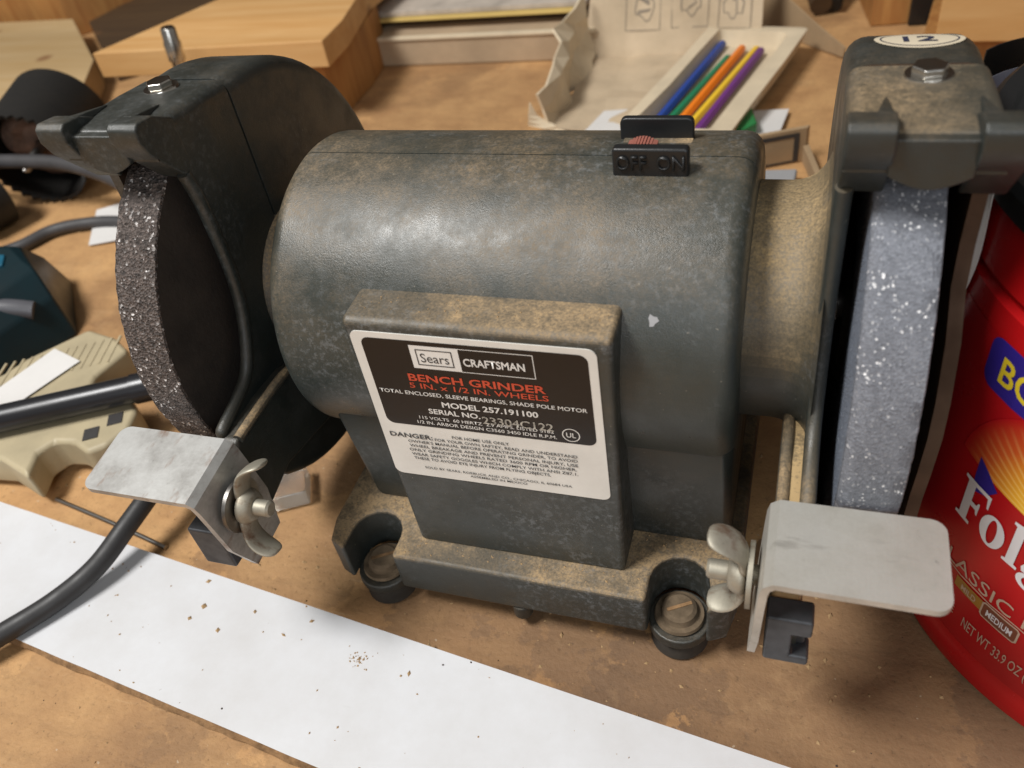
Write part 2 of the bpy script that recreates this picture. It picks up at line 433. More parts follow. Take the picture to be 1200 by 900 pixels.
def tag(o, label, cat, group=None):
    o['label'] = label; o['category'] = cat
    if group: o['group'] = group
    return o
def thing(name, loc, label, cat, group=None):
    o = bpy.data.objects.new(name, None); COL.objects.link(o)
    o.empty_display_size = .02
    o.location = Vector(loc) * S; PARENT_ORIGIN[o] = Vector(loc) * S
    return tag(o, label, cat, group)

def text_bm(body, x0, x1, z0, h=None, bold=0.0, fn=None, res=3, sub=0):
    """flat lettering fitted to x0..x1, its base at z0, cap height h; fn maps (x, z) to a point"""
    cu = bpy.data.curves.new('t', 'FONT'); cu.body = body; cu.size = 1; cu.offset = bold
    cu.resolution_u = res; cu.fill_mode = 'FRONT'
    ob = bpy.data.objects.new('t', cu); COL.objects.link(ob)
    bpy.context.view_layer.update()
    me = bpy.data.meshes.new_from_object(ob.evaluated_get(bpy.context.evaluated_depsgraph_get()))
    bpy.data.objects.remove(ob); bpy.data.curves.remove(cu)
    mb = MB(); mb.bm.from_mesh(me); bpy.data.meshes.remove(me)
    if sub:
        bmesh.ops.triangulate(mb.bm, faces=mb.bm.faces)
        bmesh.ops.subdivide_edges(mb.bm, edges=mb.bm.edges, cuts=sub)
    xs = [v.co.x for v in mb.bm.verts]
    k = (x1 - x0) / (max(xs) - min(xs)); mn = min(xs)
    kz = (h / .729) if h else k
    for v in mb.bm.verts:
        x = x0 + (v.co.x - mn) * k; z = z0 + v.co.y * kz
        v.co = Vector(fn(x, z))
    return mb

def rrect(x0, z0, x1, z1, r_, n=5):
    p = []
    for cx, cz, a0 in ((x1 - r_, z1 - r_, 0), (x0 + r_, z1 - r_, 90), (x0 + r_, z0 + r_, 180), (x1 - r_, z0 + r_, 270)):
        for i in range(n + 1):
            a = rad(a0 + 90 * i / n); p.append((cx + r_ * math.cos(a), cz + r_ * math.sin(a)))
    return p
def frame_mb(mb, outer, inner, fn):
    n = len(outer)
    v = [fn(*p) for p in outer] + [fn(*p) for p in inner]
    return mb.add(v, [(i, (i + 1) % n, n + (i + 1) % n, n + i) for i in range(n)])

# ------------------------------------------------------------------ the bench
mb = MB(); mb.add([(-3200, -700, 0), (1500, -700, 0), (1500, 2600, 0), (-3200, 2600, 0), (-3200, -700, -25), (1500, -700, -25), (1500, 2600, -25), (-3200, 2600, -25)],
                  [(0, 1, 2, 3), (7, 6, 5, 4), (0, 4, 5, 1), (1, 5, 6, 2), (2, 6, 7, 3), (3, 7, 4, 0)])
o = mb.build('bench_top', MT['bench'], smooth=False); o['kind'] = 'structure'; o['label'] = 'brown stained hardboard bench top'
mb = MB().box((-3200, 1900, -20), (1500, 1930, 1600))
o = mb.build('back_wall', MT['wood_dark'], smooth=False); o['kind'] = 'structure'; o['label'] = 'dark wooden workshop wall'

# ------------------------------------------------------------------ bench grinder
ZC = 87.8
G = thing('bench_grinder', (0, 0, 0), 'dark green-grey bench grinder with two wheels and a motor, standing on the brown bench', 'bench grinder')

# motor: two half shells of a cylinder that meet along a seam on top
RM = 43.0
YM = -5.5
def motor_shell(y_front):
    a_seam = 93.5
    pr = []
    X0, X1, rr = -60.5, 58.8, 4.5
    for i in range(6):
        a = rad(90 * i / 5); pr.append((X0 + rr - rr * math.cos(a), RM - rr + rr * math.sin(a)))
    for i in range(6):
        a = rad(90 - 90 * i / 5); pr.append((X1 - rr + rr * math.cos(a), RM - rr + rr * math.sin(a)))
    pr = [(X0, 12)] + pr + [(X1, 12)]
    mb = MB(); v = []; f = []
    n = 40
    # front half runs from the seam over the front to the underside
    rng = (a_seam + .2, 270) if y_front else (-90, a_seam - .2)
    for (t, r_) in pr:
        for i in range(n + 1):
            a = rad(rng[0] + (rng[1] - rng[0]) * i / n)
            v.append((t, YM + r_ * math.cos(a), ZC + r_ * math.sin(a)))
    for k in range(len(pr) - 1):
        for i in range(n):
            f.append((k * (n + 1) + i, k * (n + 1) + i + 1, (k + 1) * (n + 1) + i + 1, (k + 1) * (n + 1) + i))
    mb.add(v, f)
    for fc in mb.bm.faces:
        c = fc.calc_center_median()
        out = Vector((0, c.y - YM, c.z - ZC)) if abs(fc.normal.x) < .9 else Vector((c.x, 0, 0))
        if fc.normal.dot(out) < 0: fc.normal_flip()
    return mb
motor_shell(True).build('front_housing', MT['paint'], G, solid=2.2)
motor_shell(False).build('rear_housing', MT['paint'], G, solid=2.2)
# pale nick in the paint on the front of the housing
mb = MB()
pts = []
for i in range(9):
    a = 2 * math.pi * i / 9; q = 1.1 + .35 * math.sin(3 * a + 1)
    x = 40.0 + q * math.cos(a); an = math.asin(.50 + .024 * q * math.sin(a))
    pts.append((x, YM - (RM + .12) * math.cos(an), ZC + (RM + .12) * math.sin(an)))
mb.add(pts, [tuple(range(9))], recalc=False).build('paint_nick', MT['grey_box'], G, smooth=False)

# pedestal, base with bolt notches, name plate box
mb = MB().prism([(-38.5, 25), (-44, 69), (-40, 74), (38, 74), (40, 25)], -53, 58.7, 'X')
mb.build('pedestal', MT['paint_low'], G, bevel=3.0, seg=4, ang=50)
def notch(cx, d_):       # plan outline of a bolt notch, walked in direction d_
    p = []
    for i in range(9):
        a = rad(180 - 180 * i / 8)
        p.append((cx + 8.2 * math.cos(a), -53.0 + 8.2 * math.sin(a)))
    return p
nr = [(46.7 + 8.2, -61.2)] + notch(46.7, 1)[::-1] + [(46.7 - 8.2, -61.2)]
nl = [(-46.7 + 8.2, -60.7)] + notch(-46.7, 1)[::-1] + [(-46.7 - 8.2, -60.7)]
plan = [(-60.2, -58.5), (-62.2, -50), (-62.2, 48), (-56, 61), (56, 61), (62.2, 48), (62.2, -50), (60.2, -58.5)] + nr + nl
mb = MB().prism(plan, 10, 26.4)
mb.build('base', MT['paint_ledge'], G, bevel=1.3, seg=3, ang=50)
for sx_ in (-1, 1):      # thin lip that carries the foot below each notch
    mb = MB().prism([(sx_ * 46.7 + 8.9 * math.cos(rad(a)), -54.3 + 8.9 * math.sin(rad(a))) for a in range(0, 360, 15)], 7.5, 11)
    mb.build('foot_lip', MT['paint_low'], G, bevel=.6)
    mb = MB().lathe([(0, 7.6), (1.0, 8.3), (4.0, 8.0), (7.4, 7.0)], T(sx_ * 46.7, -54.2, 0) @ rot('Y', -90), 32)
    mb.build('rubber_foot', MT['rubber'], G)
    mb = MB().lathe([(0, 0.5), (0, 6.9), (.6, 7.2), (1.6, 6.9), (1.6, 5.4), (2, 5.2), (3.6, 4.9), (4.4, 3.9), (4.4, .4)], T(sx_ * 46.7, -54.2, 11.2) @ rot('Y', -90), 32)
    sc_ = mb.build('foot_screw', MT['dusty_screw'], G)
    MB().box((-3.7, -.5, 0), (3.7, .5, .25), T(sx_ * 46.7, -54.2, 15.62) @ rot('Z', 30)).build('screw_slot', MT['fibre_edge'], sc_, smooth=False)
    # rear feet
    MB().lathe([(0, 9), (7.4, 8)], T(sx_ * 46.7, 50, 0) @ rot('Y', -90), 24).build('rubber_foot', MT['rubber'], G)
MB().lathe([(0, 2.4), (1, 3), (6, 3)], T(0, -58.2, 4) @ rot('Y', -90), 20).build('base_peg', MT['paint_low'], G)

# name plate box: front face, rounded top edge, runs back into the cylinder
prof = [(-53.0, 26), (-53.0, 109.2)]
for i in range(1, 7):
    a = rad(90 * i / 6); prof.append((-53.0 + 2.2 * (1 - math.cos(a)), 109.2 + 2.2 * math.sin(a)))
prof += [(-20, 112.6), (-20, 26)]
mb = MB().prism(prof, -33.2, 33.2, 'X')
for v in mb.bm.verts:       # slight draft: narrower towards the base
    v.co.x *= 1 - .055 * (1 - (v.co.z - 26) / 89)
mb.build('plate_box', MT['paint_ledge'], G, bevel=1.5, seg=3, ang=50)

# name plate with all its lettering
YP = -53.25
NP = MB()
fnp = lambda x, z: (x, YP, z)
plate = NP.prism(rrect(-31.4, 57.5, 29.4, 108.4, 2.2), YP, YP + .4, 'Y').build('nameplate', MT['label_white'], G, smooth=False)
Y1, Y2, Y3 = YP - .05, YP - .10, YP - .15
MB().add([(x, Y1, z) for x, z in rrect(-28.8, 77.6, 27.3, 106.7, 2.2)], [tuple(range(24))], recalc=False).build('black_panel', MT['label_black'], plate, smooth=False)
rect = lambda x0, z0, x1, z1: [(x0, z0), (x1, z0), (x1, z1), (x0, z1)]
MB().add([(x, Y2, z) for x, z in rect(-16.3, 98.2, -4.0, 105.4)], [(0, 1, 2, 3)], recalc=False).build('logo_panel', MT['ink_white'], plate, smooth=False)
mb = MB()
frame_mb(mb, rect(-4.0, 98.1, 14.5, 105.4), rect(-3.8, 98.3, 14.3, 105.2), lambda x, z: (x, Y2, z))
mb.build('logo_frame', MT['ink_white'], plate, smooth=False)
mb = MB(); frame_mb(mb, rect(-14.9, 99.3, -5.5, 104.3), rect(-14.6, 99.6, -5.8, 104.0), lambda x, z: (x, Y3, z))
mb.build('logo_border', MT['ink_dark'], plate, smooth=False)
lines = [
    ('Sears', -13.9, -6.6, 100.3, 2.9, .004, 'ink_dark'), ('CRAFTSMAN', -3.0, 12.2, 100.3, 2.4, .02, 'ink_white'),
    ('BENCH GRINDER', -18.7, 16.4, 93.8, 2.4, .02, 'ink_red'), ('5 IN. x 1/2 IN. WHEELS', -19.0, 16.8, 91.4, 1.8, .008, 'ink_red'),
    ('TOTAL ENCLOSED, SLEEVE BEARINGS, SHADE POLE MOTOR', -27.9, 25.9, 88.9, 1.3, .008, 'ink_white'),
    ('MODEL 257.191100', -11.6, 13.5, 85.5, 1.9, .02, 'ink_white'), ('SERIAL NO.', -15.8, -1.9, 82.8, 1.75, .02, 'ink_white'),
    ('23304C122', -1.5, 16.9, 81.3, 2.6, .012, 'ink_grey'),
    ('115 VOLTS  60 HERTZ  2.9 AMPS. LISTED 5182', -19.0, 16.8, 80.5, 1.1, .006, 'ink_white'),
    ('1/2 IN. ARBOR DESIGN C3560 3450 IDLE R.P.M.', -19.9, 17.4, 78.7, 1.15, .008, 'ink_white'),
    ('DANGER:', -29.3, -17.0, 72.6, 1.7, .02, 'ink_dark'), ('FOR HOME USE ONLY', -11.3, 4.3, 74.1, 1.05, .010, 'ink_dark'),
    ('FOR YOUR OWN SAFTEY, READ AND UNDERSTAND', -16.5, 22.0, 72.4, 1.05, .010, 'ink_dark'),
    ("OWNER'S MANUAL BEFORE OPERATING GRINDER, TO AVOID", -24.5, 21.9, 70.8, 1.05, .010, 'ink_dark'),
    ('WHEEL BREAKAGE AND PREVENT PERSONAL INJURY, USE', -24.5, 21.9, 69.1, 1.05, .010, 'ink_dark'),
    ('ONLY GRINDING WHEELS RATED 3600 RPM OR HIGHER.', -24.9, 21.4, 67.5, 1.05, .010, 'ink_dark'),
    ('WEAR SAFETY GOGGLES WHICH COMPLY WITH ANSI Z87.1.', -24.6, 21.6, 65.8, 1.05, .010, 'ink_dark'),
    ('THESE TO AVOID EYE INJURY FROM FLYING OBJECTS.', -24.3, 14.2, 64.2, 1.05, .010, 'ink_dark'),
    ('SOLD BY SEARS, ROEBUCK AND CO., CHICAGO, IL 60684 USA', -21.9, 19.5, 60.8, .85, .006, 'ink_dark'),
    ('ASSEMBLED IN MEXICO', -8.9, 7.2, 59.5, .85, .006, 'ink_dark'),
    ('UL', 19.9, 22.3, 79.8, 1.7, .006, 'ink_white'),
]
for body, x0, x1, z0, h, bold, mk in lines:
    text_bm(body, x0, x1, z0, h, bold, lambda x, z: (x, Y3 - (.03 if mk == 'ink_grey' else 0), z)).build('lettering', MT[mk], plate, smooth=False)
mb = MB()
ring = lambda cx, cz, r_: [(cx + r_ * math.cos(2 * math.pi * i / 32), cz + r_ * math.sin(2 * math.pi * i / 32)) for i in range(32)]
frame_mb(mb, ring(21.1, 80.6, 2.25), ring(21.1, 80.6, 2.0), lambda x, z: (x, Y3, z)); mb.build('listing_mark', MT['ink_white'], plate, smooth=False)

# switch: two upright cheeks and a ribbed red slide between them
mb = MB().prism(rrect(26.6, 126.5, 44.1, 136.3, 1.0), -15.6, -12.6, 'Y')
sw = mb.build('switch_cover', MT['black_plastic'], G, bevel=.7, seg=3, ang=50)
for body, x0, x1 in (('OFF', 27.6, 34.6), ('ON', 36.9, 43.2)):
    tb = text_bm(body, x0, x1, 131.2, 3.6, .012, lambda x, z: (x, -15.6, z))
    ex = bmesh.ops.extrude_face_region(tb.bm, geom=list(tb.bm.faces))
    bmesh.ops.translate(tb.bm, verts=[g for g in ex['geom'] if isinstance(g, bmesh.types.BMVert)], vec=(0, -.5, 0))
    bmesh.ops.recalc_face_normals(tb.bm, faces=tb.bm.faces)
    tb.build('raised_lettering', MT['black_plastic'], sw, smooth=False)
MB().prism(rrect(25.2, 126.5, 43.0, 135.6, 1.6), 1.0, 3.1, 'Y').build('switch_guard', MT['black_plastic'], G, bevel=.5, ang=50)
mb = MB()
for i in range(9):
    x = 28.6 + i * .72
    h_ = 133.2 - .03 * (i - 4) ** 2 * 2
    mb.prism([(x, 128.5), (x + .5, 128.5), (x + .5, h_), (x, h_)], -8.0, -3.0, 'Y')
mb.prism([(28.4, 128.5), (35.3, 128.5), (35.3, 132.2), (33.2, 132.8), (30.4, 132.8), (28.4, 132.2)], -7.6, -3.4, 'Y')
mb.build('switch_button', MT['red_button'], G, smooth=False)
MB().box((26.2, -12.7, 127), (43, 1.2, 130.6)).build('switch_well', MT['paint_ledge'], G, bevel=.3)

# wheel guards, necks, wheels, rests: one side, mirrored through s
CY, RG = -5.0, 63.5
XI, XO = 75.0, 101.5
def arc_pt(a): return (CY + RG * math.cos(rad(a)), ZC + RG * math.sin(rad(a)))
def guard(s, front, mat):
    mb = MB(); bm = mb.bm
    SY = -9.0
    z_at = lambda y, sg: ZC + sg * math.sqrt(RG ** 2 - (y - CY) ** 2)
    if front:
        top = [(SY - .38, 151.6), (-20, 152.6), (-30, 153.2), (-42.0, 153.4)]
        bot = [arc_pt(a) for a in (-130, -124, -118, -112, -106, -100)] + [(SY - .38, z_at(SY, -1))]
        lip = [(-42.0, 146.5), (-38, 144.5), (-35, 139), (-33.6, 130), (-33.6, 110), (-36, 97), (-41, 86), (-46, 80.5), (-54, 77.6), (-61, 75.8), (-62.3, 74),
               (-62, 66), (-57, 56), (-50, 46)]
        lip_out = [(-42.0, 146.5), (-37, 144), (-33, 137), (-33, 126), (-35, 117), (-43, 109), (-48, 97), (-49.5, 88), (-48.5, 76), (-47, 66), (-46.4, 56), (-46, 46)]
        strips = [top + [(-42.0, 146.0)], bot]
        walls = {XI: top + lip + bot, XO: top + lip_out + bot}
    else:
        arcp = [(SY + .38, 151.6), (-5, 151.3)] + [arc_pt(a) for a in range(86, -91, -4)] + [(SY + .38, z_at(SY, -1))]
        strips = [arcp]; walls = {XI: arcp, XO: arcp}
    vs = {}
    def V(x, p):
        k = (x, round(p[0], 3), round(p[1], 3))
        if k not in vs: vs[k] = bm.verts.new((s * x, p[0], p[1]))
        return vs[k]
    for st in strips:
        for p, q in zip(st[:-1], st[1:]):
            f = bm.faces.new((V(XI, p), V(XO, p), V(XO, q), V(XI, q))); f.normal_update()
            c = f.calc_center_median()
            if f.normal.dot(Vector((0, c.y - CY, c.z - ZC))) < 0: f.normal_flip()
    for x in (XI, XO):
        f = bm.faces.new([V(x, p) for p in walls[x]]); f.normal_update()
        if f.normal.x * s * (1 if x == XO else -1) < 0: f.normal_flip()
    o_ = mb.build('guard_front' if front else 'guard_rear', mat, G, bevel=4.6, seg=5, ang=48, solid=2.8)
    o_.data.materials.append(MT['brown_guard']); o_.modifiers['thickness'].material_offset = 1; o_.modifiers['thickness'].material_offset_rim = 1 if s > 0 else 0
    if front:
        MB().tube([(s * (XI + 1.2), y, z) for y, z in lip[2:12]], 1.75, 12, 3).build('guard_lip', mat, o_)
    return o_

for s in (-1, 1):
    dusty = s > 0
    pm = MT['paint_dusty'] if dusty else MT['paint_low']
    gf = guard(s, True, MT['paint_guard'] if dusty else MT['paint_low']); gr = guard(s, False, MT['paint_low'])
    # brow tabs, ribs, front of the brow
    for xa, xb in ((74.9, 83.2), (96.0, 104.2)):
        mb = MB().prism([(-32, 152.4), (-38, 155.6), (-43.5, 156.3), (-45.0, 155.3), (-45.3, 152.2), (-43.5, 148.2), (-34.2, 137.5), (-32, 139)], s * xa, s * xb, 'X')
        mb.build('brow_tab', MT['paint_low'], gf, bevel=.6, seg=3, ang=30)
        xr = s * (xb if xa < 90 else xa); sg = s * (1 if xa < 90 else -1)
        mb = MB().add([(xr - sg * 4.2, -39, 153.3), (xr - sg * .2, -39, 153.3), (xr - sg * 1.4, -25, 153.0), (xr - sg * 3.4, -39, 155.8), (xr - sg * .7, -39, 155.8)],
                       [(0, 1, 4, 3), (0, 3, 2), (1, 2, 4), (3, 4, 2), (0, 2, 1)])
        mb.build('brow_rib', MT['paint_low'], gf, bevel=.3)
    mb = MB()
    n = 12
    pts = [(82.5 + 14.0 * i / n, 145.8 - 2.6 * math.sin(math.pi * i / n)) for i in range(n + 1)]
    poly = [(s * x, z) for x, z in pts] + [(s * 96.5, 152.9), (s * 82.5, 152.9)]
    mb.prism(poly, -43.2, -40.5, 'Y').build('brow_front', MT['paint_low'], gf, bevel=.4, ang=30)
    # neck between motor and guard, flaring into the guard wall
    nrad = 30.5 if s > 0 else 22.0
    prof = [(56.0, nrad), (66.5, nrad)]
    for i in range(1, 8):
        a = rad(90 * i / 7); prof.append((66.5 + 8.7 * math.sin(a), nrad + (9 if s > 0 else 2) * (1 - math.cos(a))))
    mb = MB().lathe(prof, T(0, -4, ZC) @ (Matrix.Identity(4) if s > 0 else Matrix.Scale(-1, 4, (1, 0, 0))), 64, cap=True)
    mb.build('neck', pm if s > 0 else MT['paint_ledge'], G)
    # arm that carries the tool rest
    ty = 0 if s > 0 else 2
    mb = MB().prism([(-12, 62), (-24, 70), (-34, 74), (-48, 75), (-64, 74.6), (-66, 72), (-67, 62), (-80, 62), (-80, 46.5), (-66, 46), (-50, 50), (-12, 42)], s * 70.3, s * 77.0, 'X')
    mb.build('rest_arm', pm if dusty else MT['paint_low'], G, bevel=1.2, seg=2, ang=30)
    MB().tube([(s * 70.9, -26, 71), (s * 70.9, -36, 74.2), (s * 70.9, -50, 74.6), (s * 70.9, -63, 74.2)], 1.5, 10, 4).build('arm_rib', MT['paint_ledge'], G)
    # hooked block under the rest
    if s > 0:
        mb = MB().prism([(69.8, 45.5), (79.6, 45.5), (79.6, 48.6), (75.6, 48.6), (75.6, 56.8), (79.6, 56.8), (79.6, 62.5), (69.8, 62.5)], -83.0, -77, 'Y')
        mb.box((75.6, -79.5, 48.6), (78.6, -77, 56.8))
    else:
        mb = MB().box((-80.6, -84.6, 45.0), (-70.5, -77, 60))
    bk = mb.build('rest_block', MT['dark_steel'], G, bevel=.7, seg=2)
    # wheel, slightly ragged rim
    seedv = random.random() * 10
    RW = 59.6
    jag = .75 if s < 0 else .22
    nseg = 220
    xo = [(-6.35, 0), (-5.9, .0), (-4, 0), (-1.5, 0), (1.5, 0), (4, 0), (5.9, .0), (6.35, 0)]
    mb = MB(); v = []; f = []
    chf = 1.6 if s > 0 else .5
    rows = [(-6.35, RW - chf - .3), (-5.2 if s > 0 else -6.1, RW - .15), (-3, RW), (-1, RW), (1, RW), (3, RW), (6.1, RW - .1), (6.35, RW - .6)]
    if s < 0: rows = [(-t, q) for t, q in rows[::-1]]
    for t, q in rows:
        for i in range(nseg):
            a = 2 * math.pi * i / nseg
            nz = mnoise.noise(Vector((math.cos(a) * 38, math.sin(a) * 38, t * .9 + seedv)))
            q2 = q + jag * nz
            v.append((t + (jag * .35 * nz if abs(t) > 5 else 0), q2 * math.cos(a), q2 * math.sin(a)))
    for k in range(len(rows) - 1):
        for i in range(nseg):
            j = (i + 1) % nseg
            f.append((k * nseg + i, k * nseg + j, (k + 1) * nseg + j, (k + 1) * nseg + i))
    mb.add(v, f, T(s * 88.0, -3, ZC))
    wh = mb.build('grinding_wheel', MT['grit_blue'] if s > 0 else MT['grit_coarse'], G, sharp=60)
    for sd in (-1, 1):
        rr_ = RW - (1.6 if (s > 0 and sd < 0) else .5)
        mb = MB().lathe([(sd * 6.3, rr_), (sd * 6.3, 24), (sd * 6.0, 22), (sd * 6.0, 6)], T(s * 88.0, -3, ZC), 96, cap=False)
        mb.build('wheel_face', MT['wheel_side_blue'] if (s > 0 and sd < 0) else MT['wheel_side'], wh)
        MB().lathe([(sd * 6.0, 20), (sd * 7.6, 19), (sd * 8.4, 12), (sd * 8.4, 5)], T(s * 88.0, -3, ZC), 48, cap=False).build('flange', MT['steel'], wh)
    MB().lathe([(-16, 6.3), (13, 6.3)], T(s * 88.0, -3, ZC), 24).build('spindle', MT['steel'], wh)
    # hex bolt on the guard top
    bx = 89.6 * s
    bt = MB().lathe([(0, 4.6), (.6, 4.4), (.6, 3.4)], T(bx, -15.5, 152.1) @ rot('Y', -90), 28)
    bo = bt.build('guard_bolt', MT['bright_bolt'], gf)
    hx = [(3.5 * math.cos(rad(a + 12)), 3.5 * math.sin(rad(a + 12))) for a in range(0, 360, 60)]
    MB().prism(hx, .5, 2.3, 'Z', T(bx, -15.5, 152.1)).build('bolt_head', MT['bright_bolt'], bo, bevel=.4, seg=2, ang=30)

    # tool rest: folded plate with rounded corners, washer, stud and wing nut
    mp = MT['plate_r'] if s > 0 else MT['plate_l']
    L0, L1, YB, YF, ZT = 68.0, 103.4, -62.9, (-85.3 if s > 0 else -83.8), 78.0
    rp = 3.2
    out = [(L0 + 3, YB), (L1 - rp, YB)]
    def sheet(xy0, xy1): pass
    # cross-section in (x, z): flange, bend, plate; swept along y with corner rounding on the plate end
    sec = [(66.4, 45.5 if s > 0 else 43.5), (67.0, 56), (67.6, 69), (67.9, 74), (68.5, 76.4), (70.4, ZT)]
    nx = 10
    for i in range(1, nx + 1): sec.append((70.4 + (L1 - rp - 70.4) * i / nx, ZT))
    ends = []
    for i in range(1, 7):
        a = rad(90 * i / 6); ends.append((L1 - rp + rp * math.sin(a), rp * (1 - math.cos(a))))
    mb = MB(); bm = mb.bm; rows = []
    for k, (x, z) in enumerate(sec):
        ins = max(0, 3.5 * (1 - k)) if k < 1 else 0
        rows.append([bm.verts.new((x, y, z)) for y in (YB - ins, YB - 6, (YB + YF) / 2, YF + 6, YF + ins)])
    for x, ins in ends:
        rows.append([bm.verts.new((x, y, ZT)) for y in (YB - ins, YB - 6, (YB + YF) / 2, YF + 6, YF + ins)])
    for a_, b_ in zip(rows[:-1], rows[1:]):
        for j in range(4): bm.faces.new((a_[j], a_[j + 1], b_[j + 1], b_[j]))
    piv = Vector((0, -74, 66))
    tilt = Matrix.Identity(4) if s > 0 else (T(0, -3.2, 0) @ T(*piv) @ rot('X', 6) @ T(*-piv))
    mir = Matrix.Identity(4) if s > 0 else Matrix.Scale(-1, 4, (1, 0, 0))
    MX = tilt @ mir
    bmesh.ops.transform(bm, matrix=MX, verts=bm.verts)
    bmesh.ops.recalc_face_normals(bm, faces=bm.faces)
    up_ = max(bm.faces, key=lambda q: q.calc_center_median().x * s)
    if up_.normal.z < 0: bmesh.ops.reverse_faces(bm, faces=bm.faces)
    for q in bm.faces: q.normal_update()
    tr = mb.build('tool_rest', mp, G, solid=1.7, sharp=60)
    cz, cyy = 64.5, -74.0
    A = MX @ T(66.2, cyy, cz) @ Matrix.Scale(-1, 4, (1, 0, 0))     # local +X points at the motor
    MB().lathe([(0, 3), (0, 7.6), (1.1, 7.6), (1.1, 3)], A, 32).build('washer', MT['zinc'] if s > 0 else MT['steel'], tr)
    MB().lathe([(-4, 2.3), (9.4, 2.3), (10.0, 1.8)], A, 20).build('stud', MT['zinc'], tr)
    mb = MB().lathe([(1.1, 5.4), (3.0, 5.0), (5.4, 3.9), (5.4, 2.4)], A @ rot('X', 0), 28)
    for sg in (-1, 1):
        # wings: curved lobes, thick at the root and spoon-shaped at the tip
        cl = [(2.2, 2.6, 2.0, 4.0), (2.2, 6.0, 1.7, 3.8), (2.6, 9.2, 1.4, 4.1), (4.2, 12.2, 1.2, 4.7), (7.0, 14.2, 1.1, 4.9), (9.8, 15.2, 1.0, 4.3), (11.8, 15.5, .8, 2.6)]
        ring_n = 14; v = []; f = []
        for k, (ax_, rd, th, wd) in enumerate(cl):
            k0 = max(k - 1, 0); k1 = min(k + 1, len(cl) - 1)
            tx, tr_ = cl[k1][0] - cl[k0][0], cl[k1][1] - cl[k0][1]; ln = math.hypot(tx, tr_); nxv, nrv = -tr_ / ln, tx / ln
            for i in range(ring_n):
                t = 2 * math.pi * i / ring_n
                e = th * math.cos(t) ; wv = wd * math.sin(t)
                v.append((ax_ + nxv * e, wv, sg * (rd + nrv * e)))
        for k in range(len(cl) - 1):
            for i in range(ring_n):
                j = (i + 1) % ring_n
                f.append((k * ring_n + i, k * ring_n + j, (k + 1) * ring_n + j, (k + 1) * ring_n + i))
        f.append(tuple(range(ring_n))); f.append(tuple(range((len(cl) - 1) * ring_n, len(cl) * ring_n)))
        mb.add(v, f, A @ rot('X', 4 if s > 0 else -26) @ Matrix.Scale(.86, 4))
    wn = mb.build('wing_nut', MT['zinc'], tr, sharp=70)
    ss = wn.modifiers.new('sub', 'SUBSURF'); ss.levels = ss.render_levels = 1

# round paper sticker on top of the right guard
mb = MB()
def on_guard(x, t, lift=.15):      # t in mm along the drum, backwards from its top
    a = math.pi / 2 - t / RG
    return (x, CY + (RG + lift) * math.cos(a), ZC + (RG + lift) * math.sin(a))
cxs, ct = 89.2, 12.5
el = lambda r1, r2_, n=40: [(cxs + r1 * math.cos(2 * math.pi * i / n), ct + r2_ * math.sin(2 * math.pi * i / n)) for i in range(n)]
nn = 40
v = [on_guard(cxs, ct)]; f = []
for k in range(1, 6):
    for (x, t) in el(8.9 * k / 5, 7.4 * k / 5): v.append(on_guard(x, t))
for i in range(nn): f.append((0, 1 + i, 1 + (i + 1) % nn))
for k in range(4):
    for i in range(nn): f.append((1 + k * nn + i, 1 + k * nn + (i + 1) % nn, 1 + (k + 1) * nn + (i + 1) % nn, 1 + (k + 1) * nn + i))
mb.add(v, f)
stk = mb.build('sticker', MT['sticker'], gr)
text_bm('12', 86.0, 92.6, ct - 2.7, 5.6, .02, lambda x, z: on_guard(x, z, .25), sub=1).build('lettering', MT['ink_navy'], stk, smooth=False)
mb = MB(); frame_mb(mb, el(7.8, 6.3), el(7.5, 6.0), lambda x, t: on_guard(x, t, .25)); mb.build('sticker_ring', MT['ink_navy'], stk, smooth=False)

# ------------------------------------------------------------------ white strip, cord, rod, clear piece
ang = math.atan2(-36, 297)
mb = MB()
ux, uy = math.cos(ang), math.sin(ang)
strip = lambda t, q, z: (-217 + ux * t + uy * q, -52 + uy * t - ux * q, z)     # q grows towards the camera
nst = 60
wst = thing('white_strip', (-75, -95, 0), 'long white laminated hardboard strip lying across the front of the bench', 'board')
rows = []
for t in range(-170, 660, 10):
    rows.append(t)
v = []; f = []
for i, t in enumerate(rows):
    j1 = random.uniform(-.1, .1); j2 = 0
    for (q, z) in ((0 + j1 * .3, 3.9), (43.2 + j1, 3.9)): v.append(strip(t, q, z))
for i in range(len(rows) - 1): f.append((2 * i, 2 * i + 2, 2 * i + 3, 2 * i + 1))
mbx = MB().add(v, f); 
if sum(q.normal.z for q in mbx.bm.faces) < 0: bmesh.ops.reverse_faces(mbx.bm, faces=mbx.bm.faces)
mbx.build('white_face', MT['white_lam'], wst, smooth=False)
v = []; f = []
for i in range(0, 166):
    t = -170 + 5 * i; j1 = random.uniform(-.18, .2); j2 = random.uniform(-.25, .25)
    for (q, z) in ((.3, 3.75), (.2, .15), (43.8 + j1, .15), (44.2 + j1 + j2, 1.6), (42.9 + j2 * .4, 3.75)): v.append(strip(t, q, z))
for i in range(165):
    for k in range(5): f.append((5 * i + k, 5 * i + (k + 1) % 5, 5 * i + 5 + (k + 1) % 5, 5 * i + 5 + k))
MB().add(v, f).build('fibre_core', MT['fibre_edge'], wst, smooth=False)

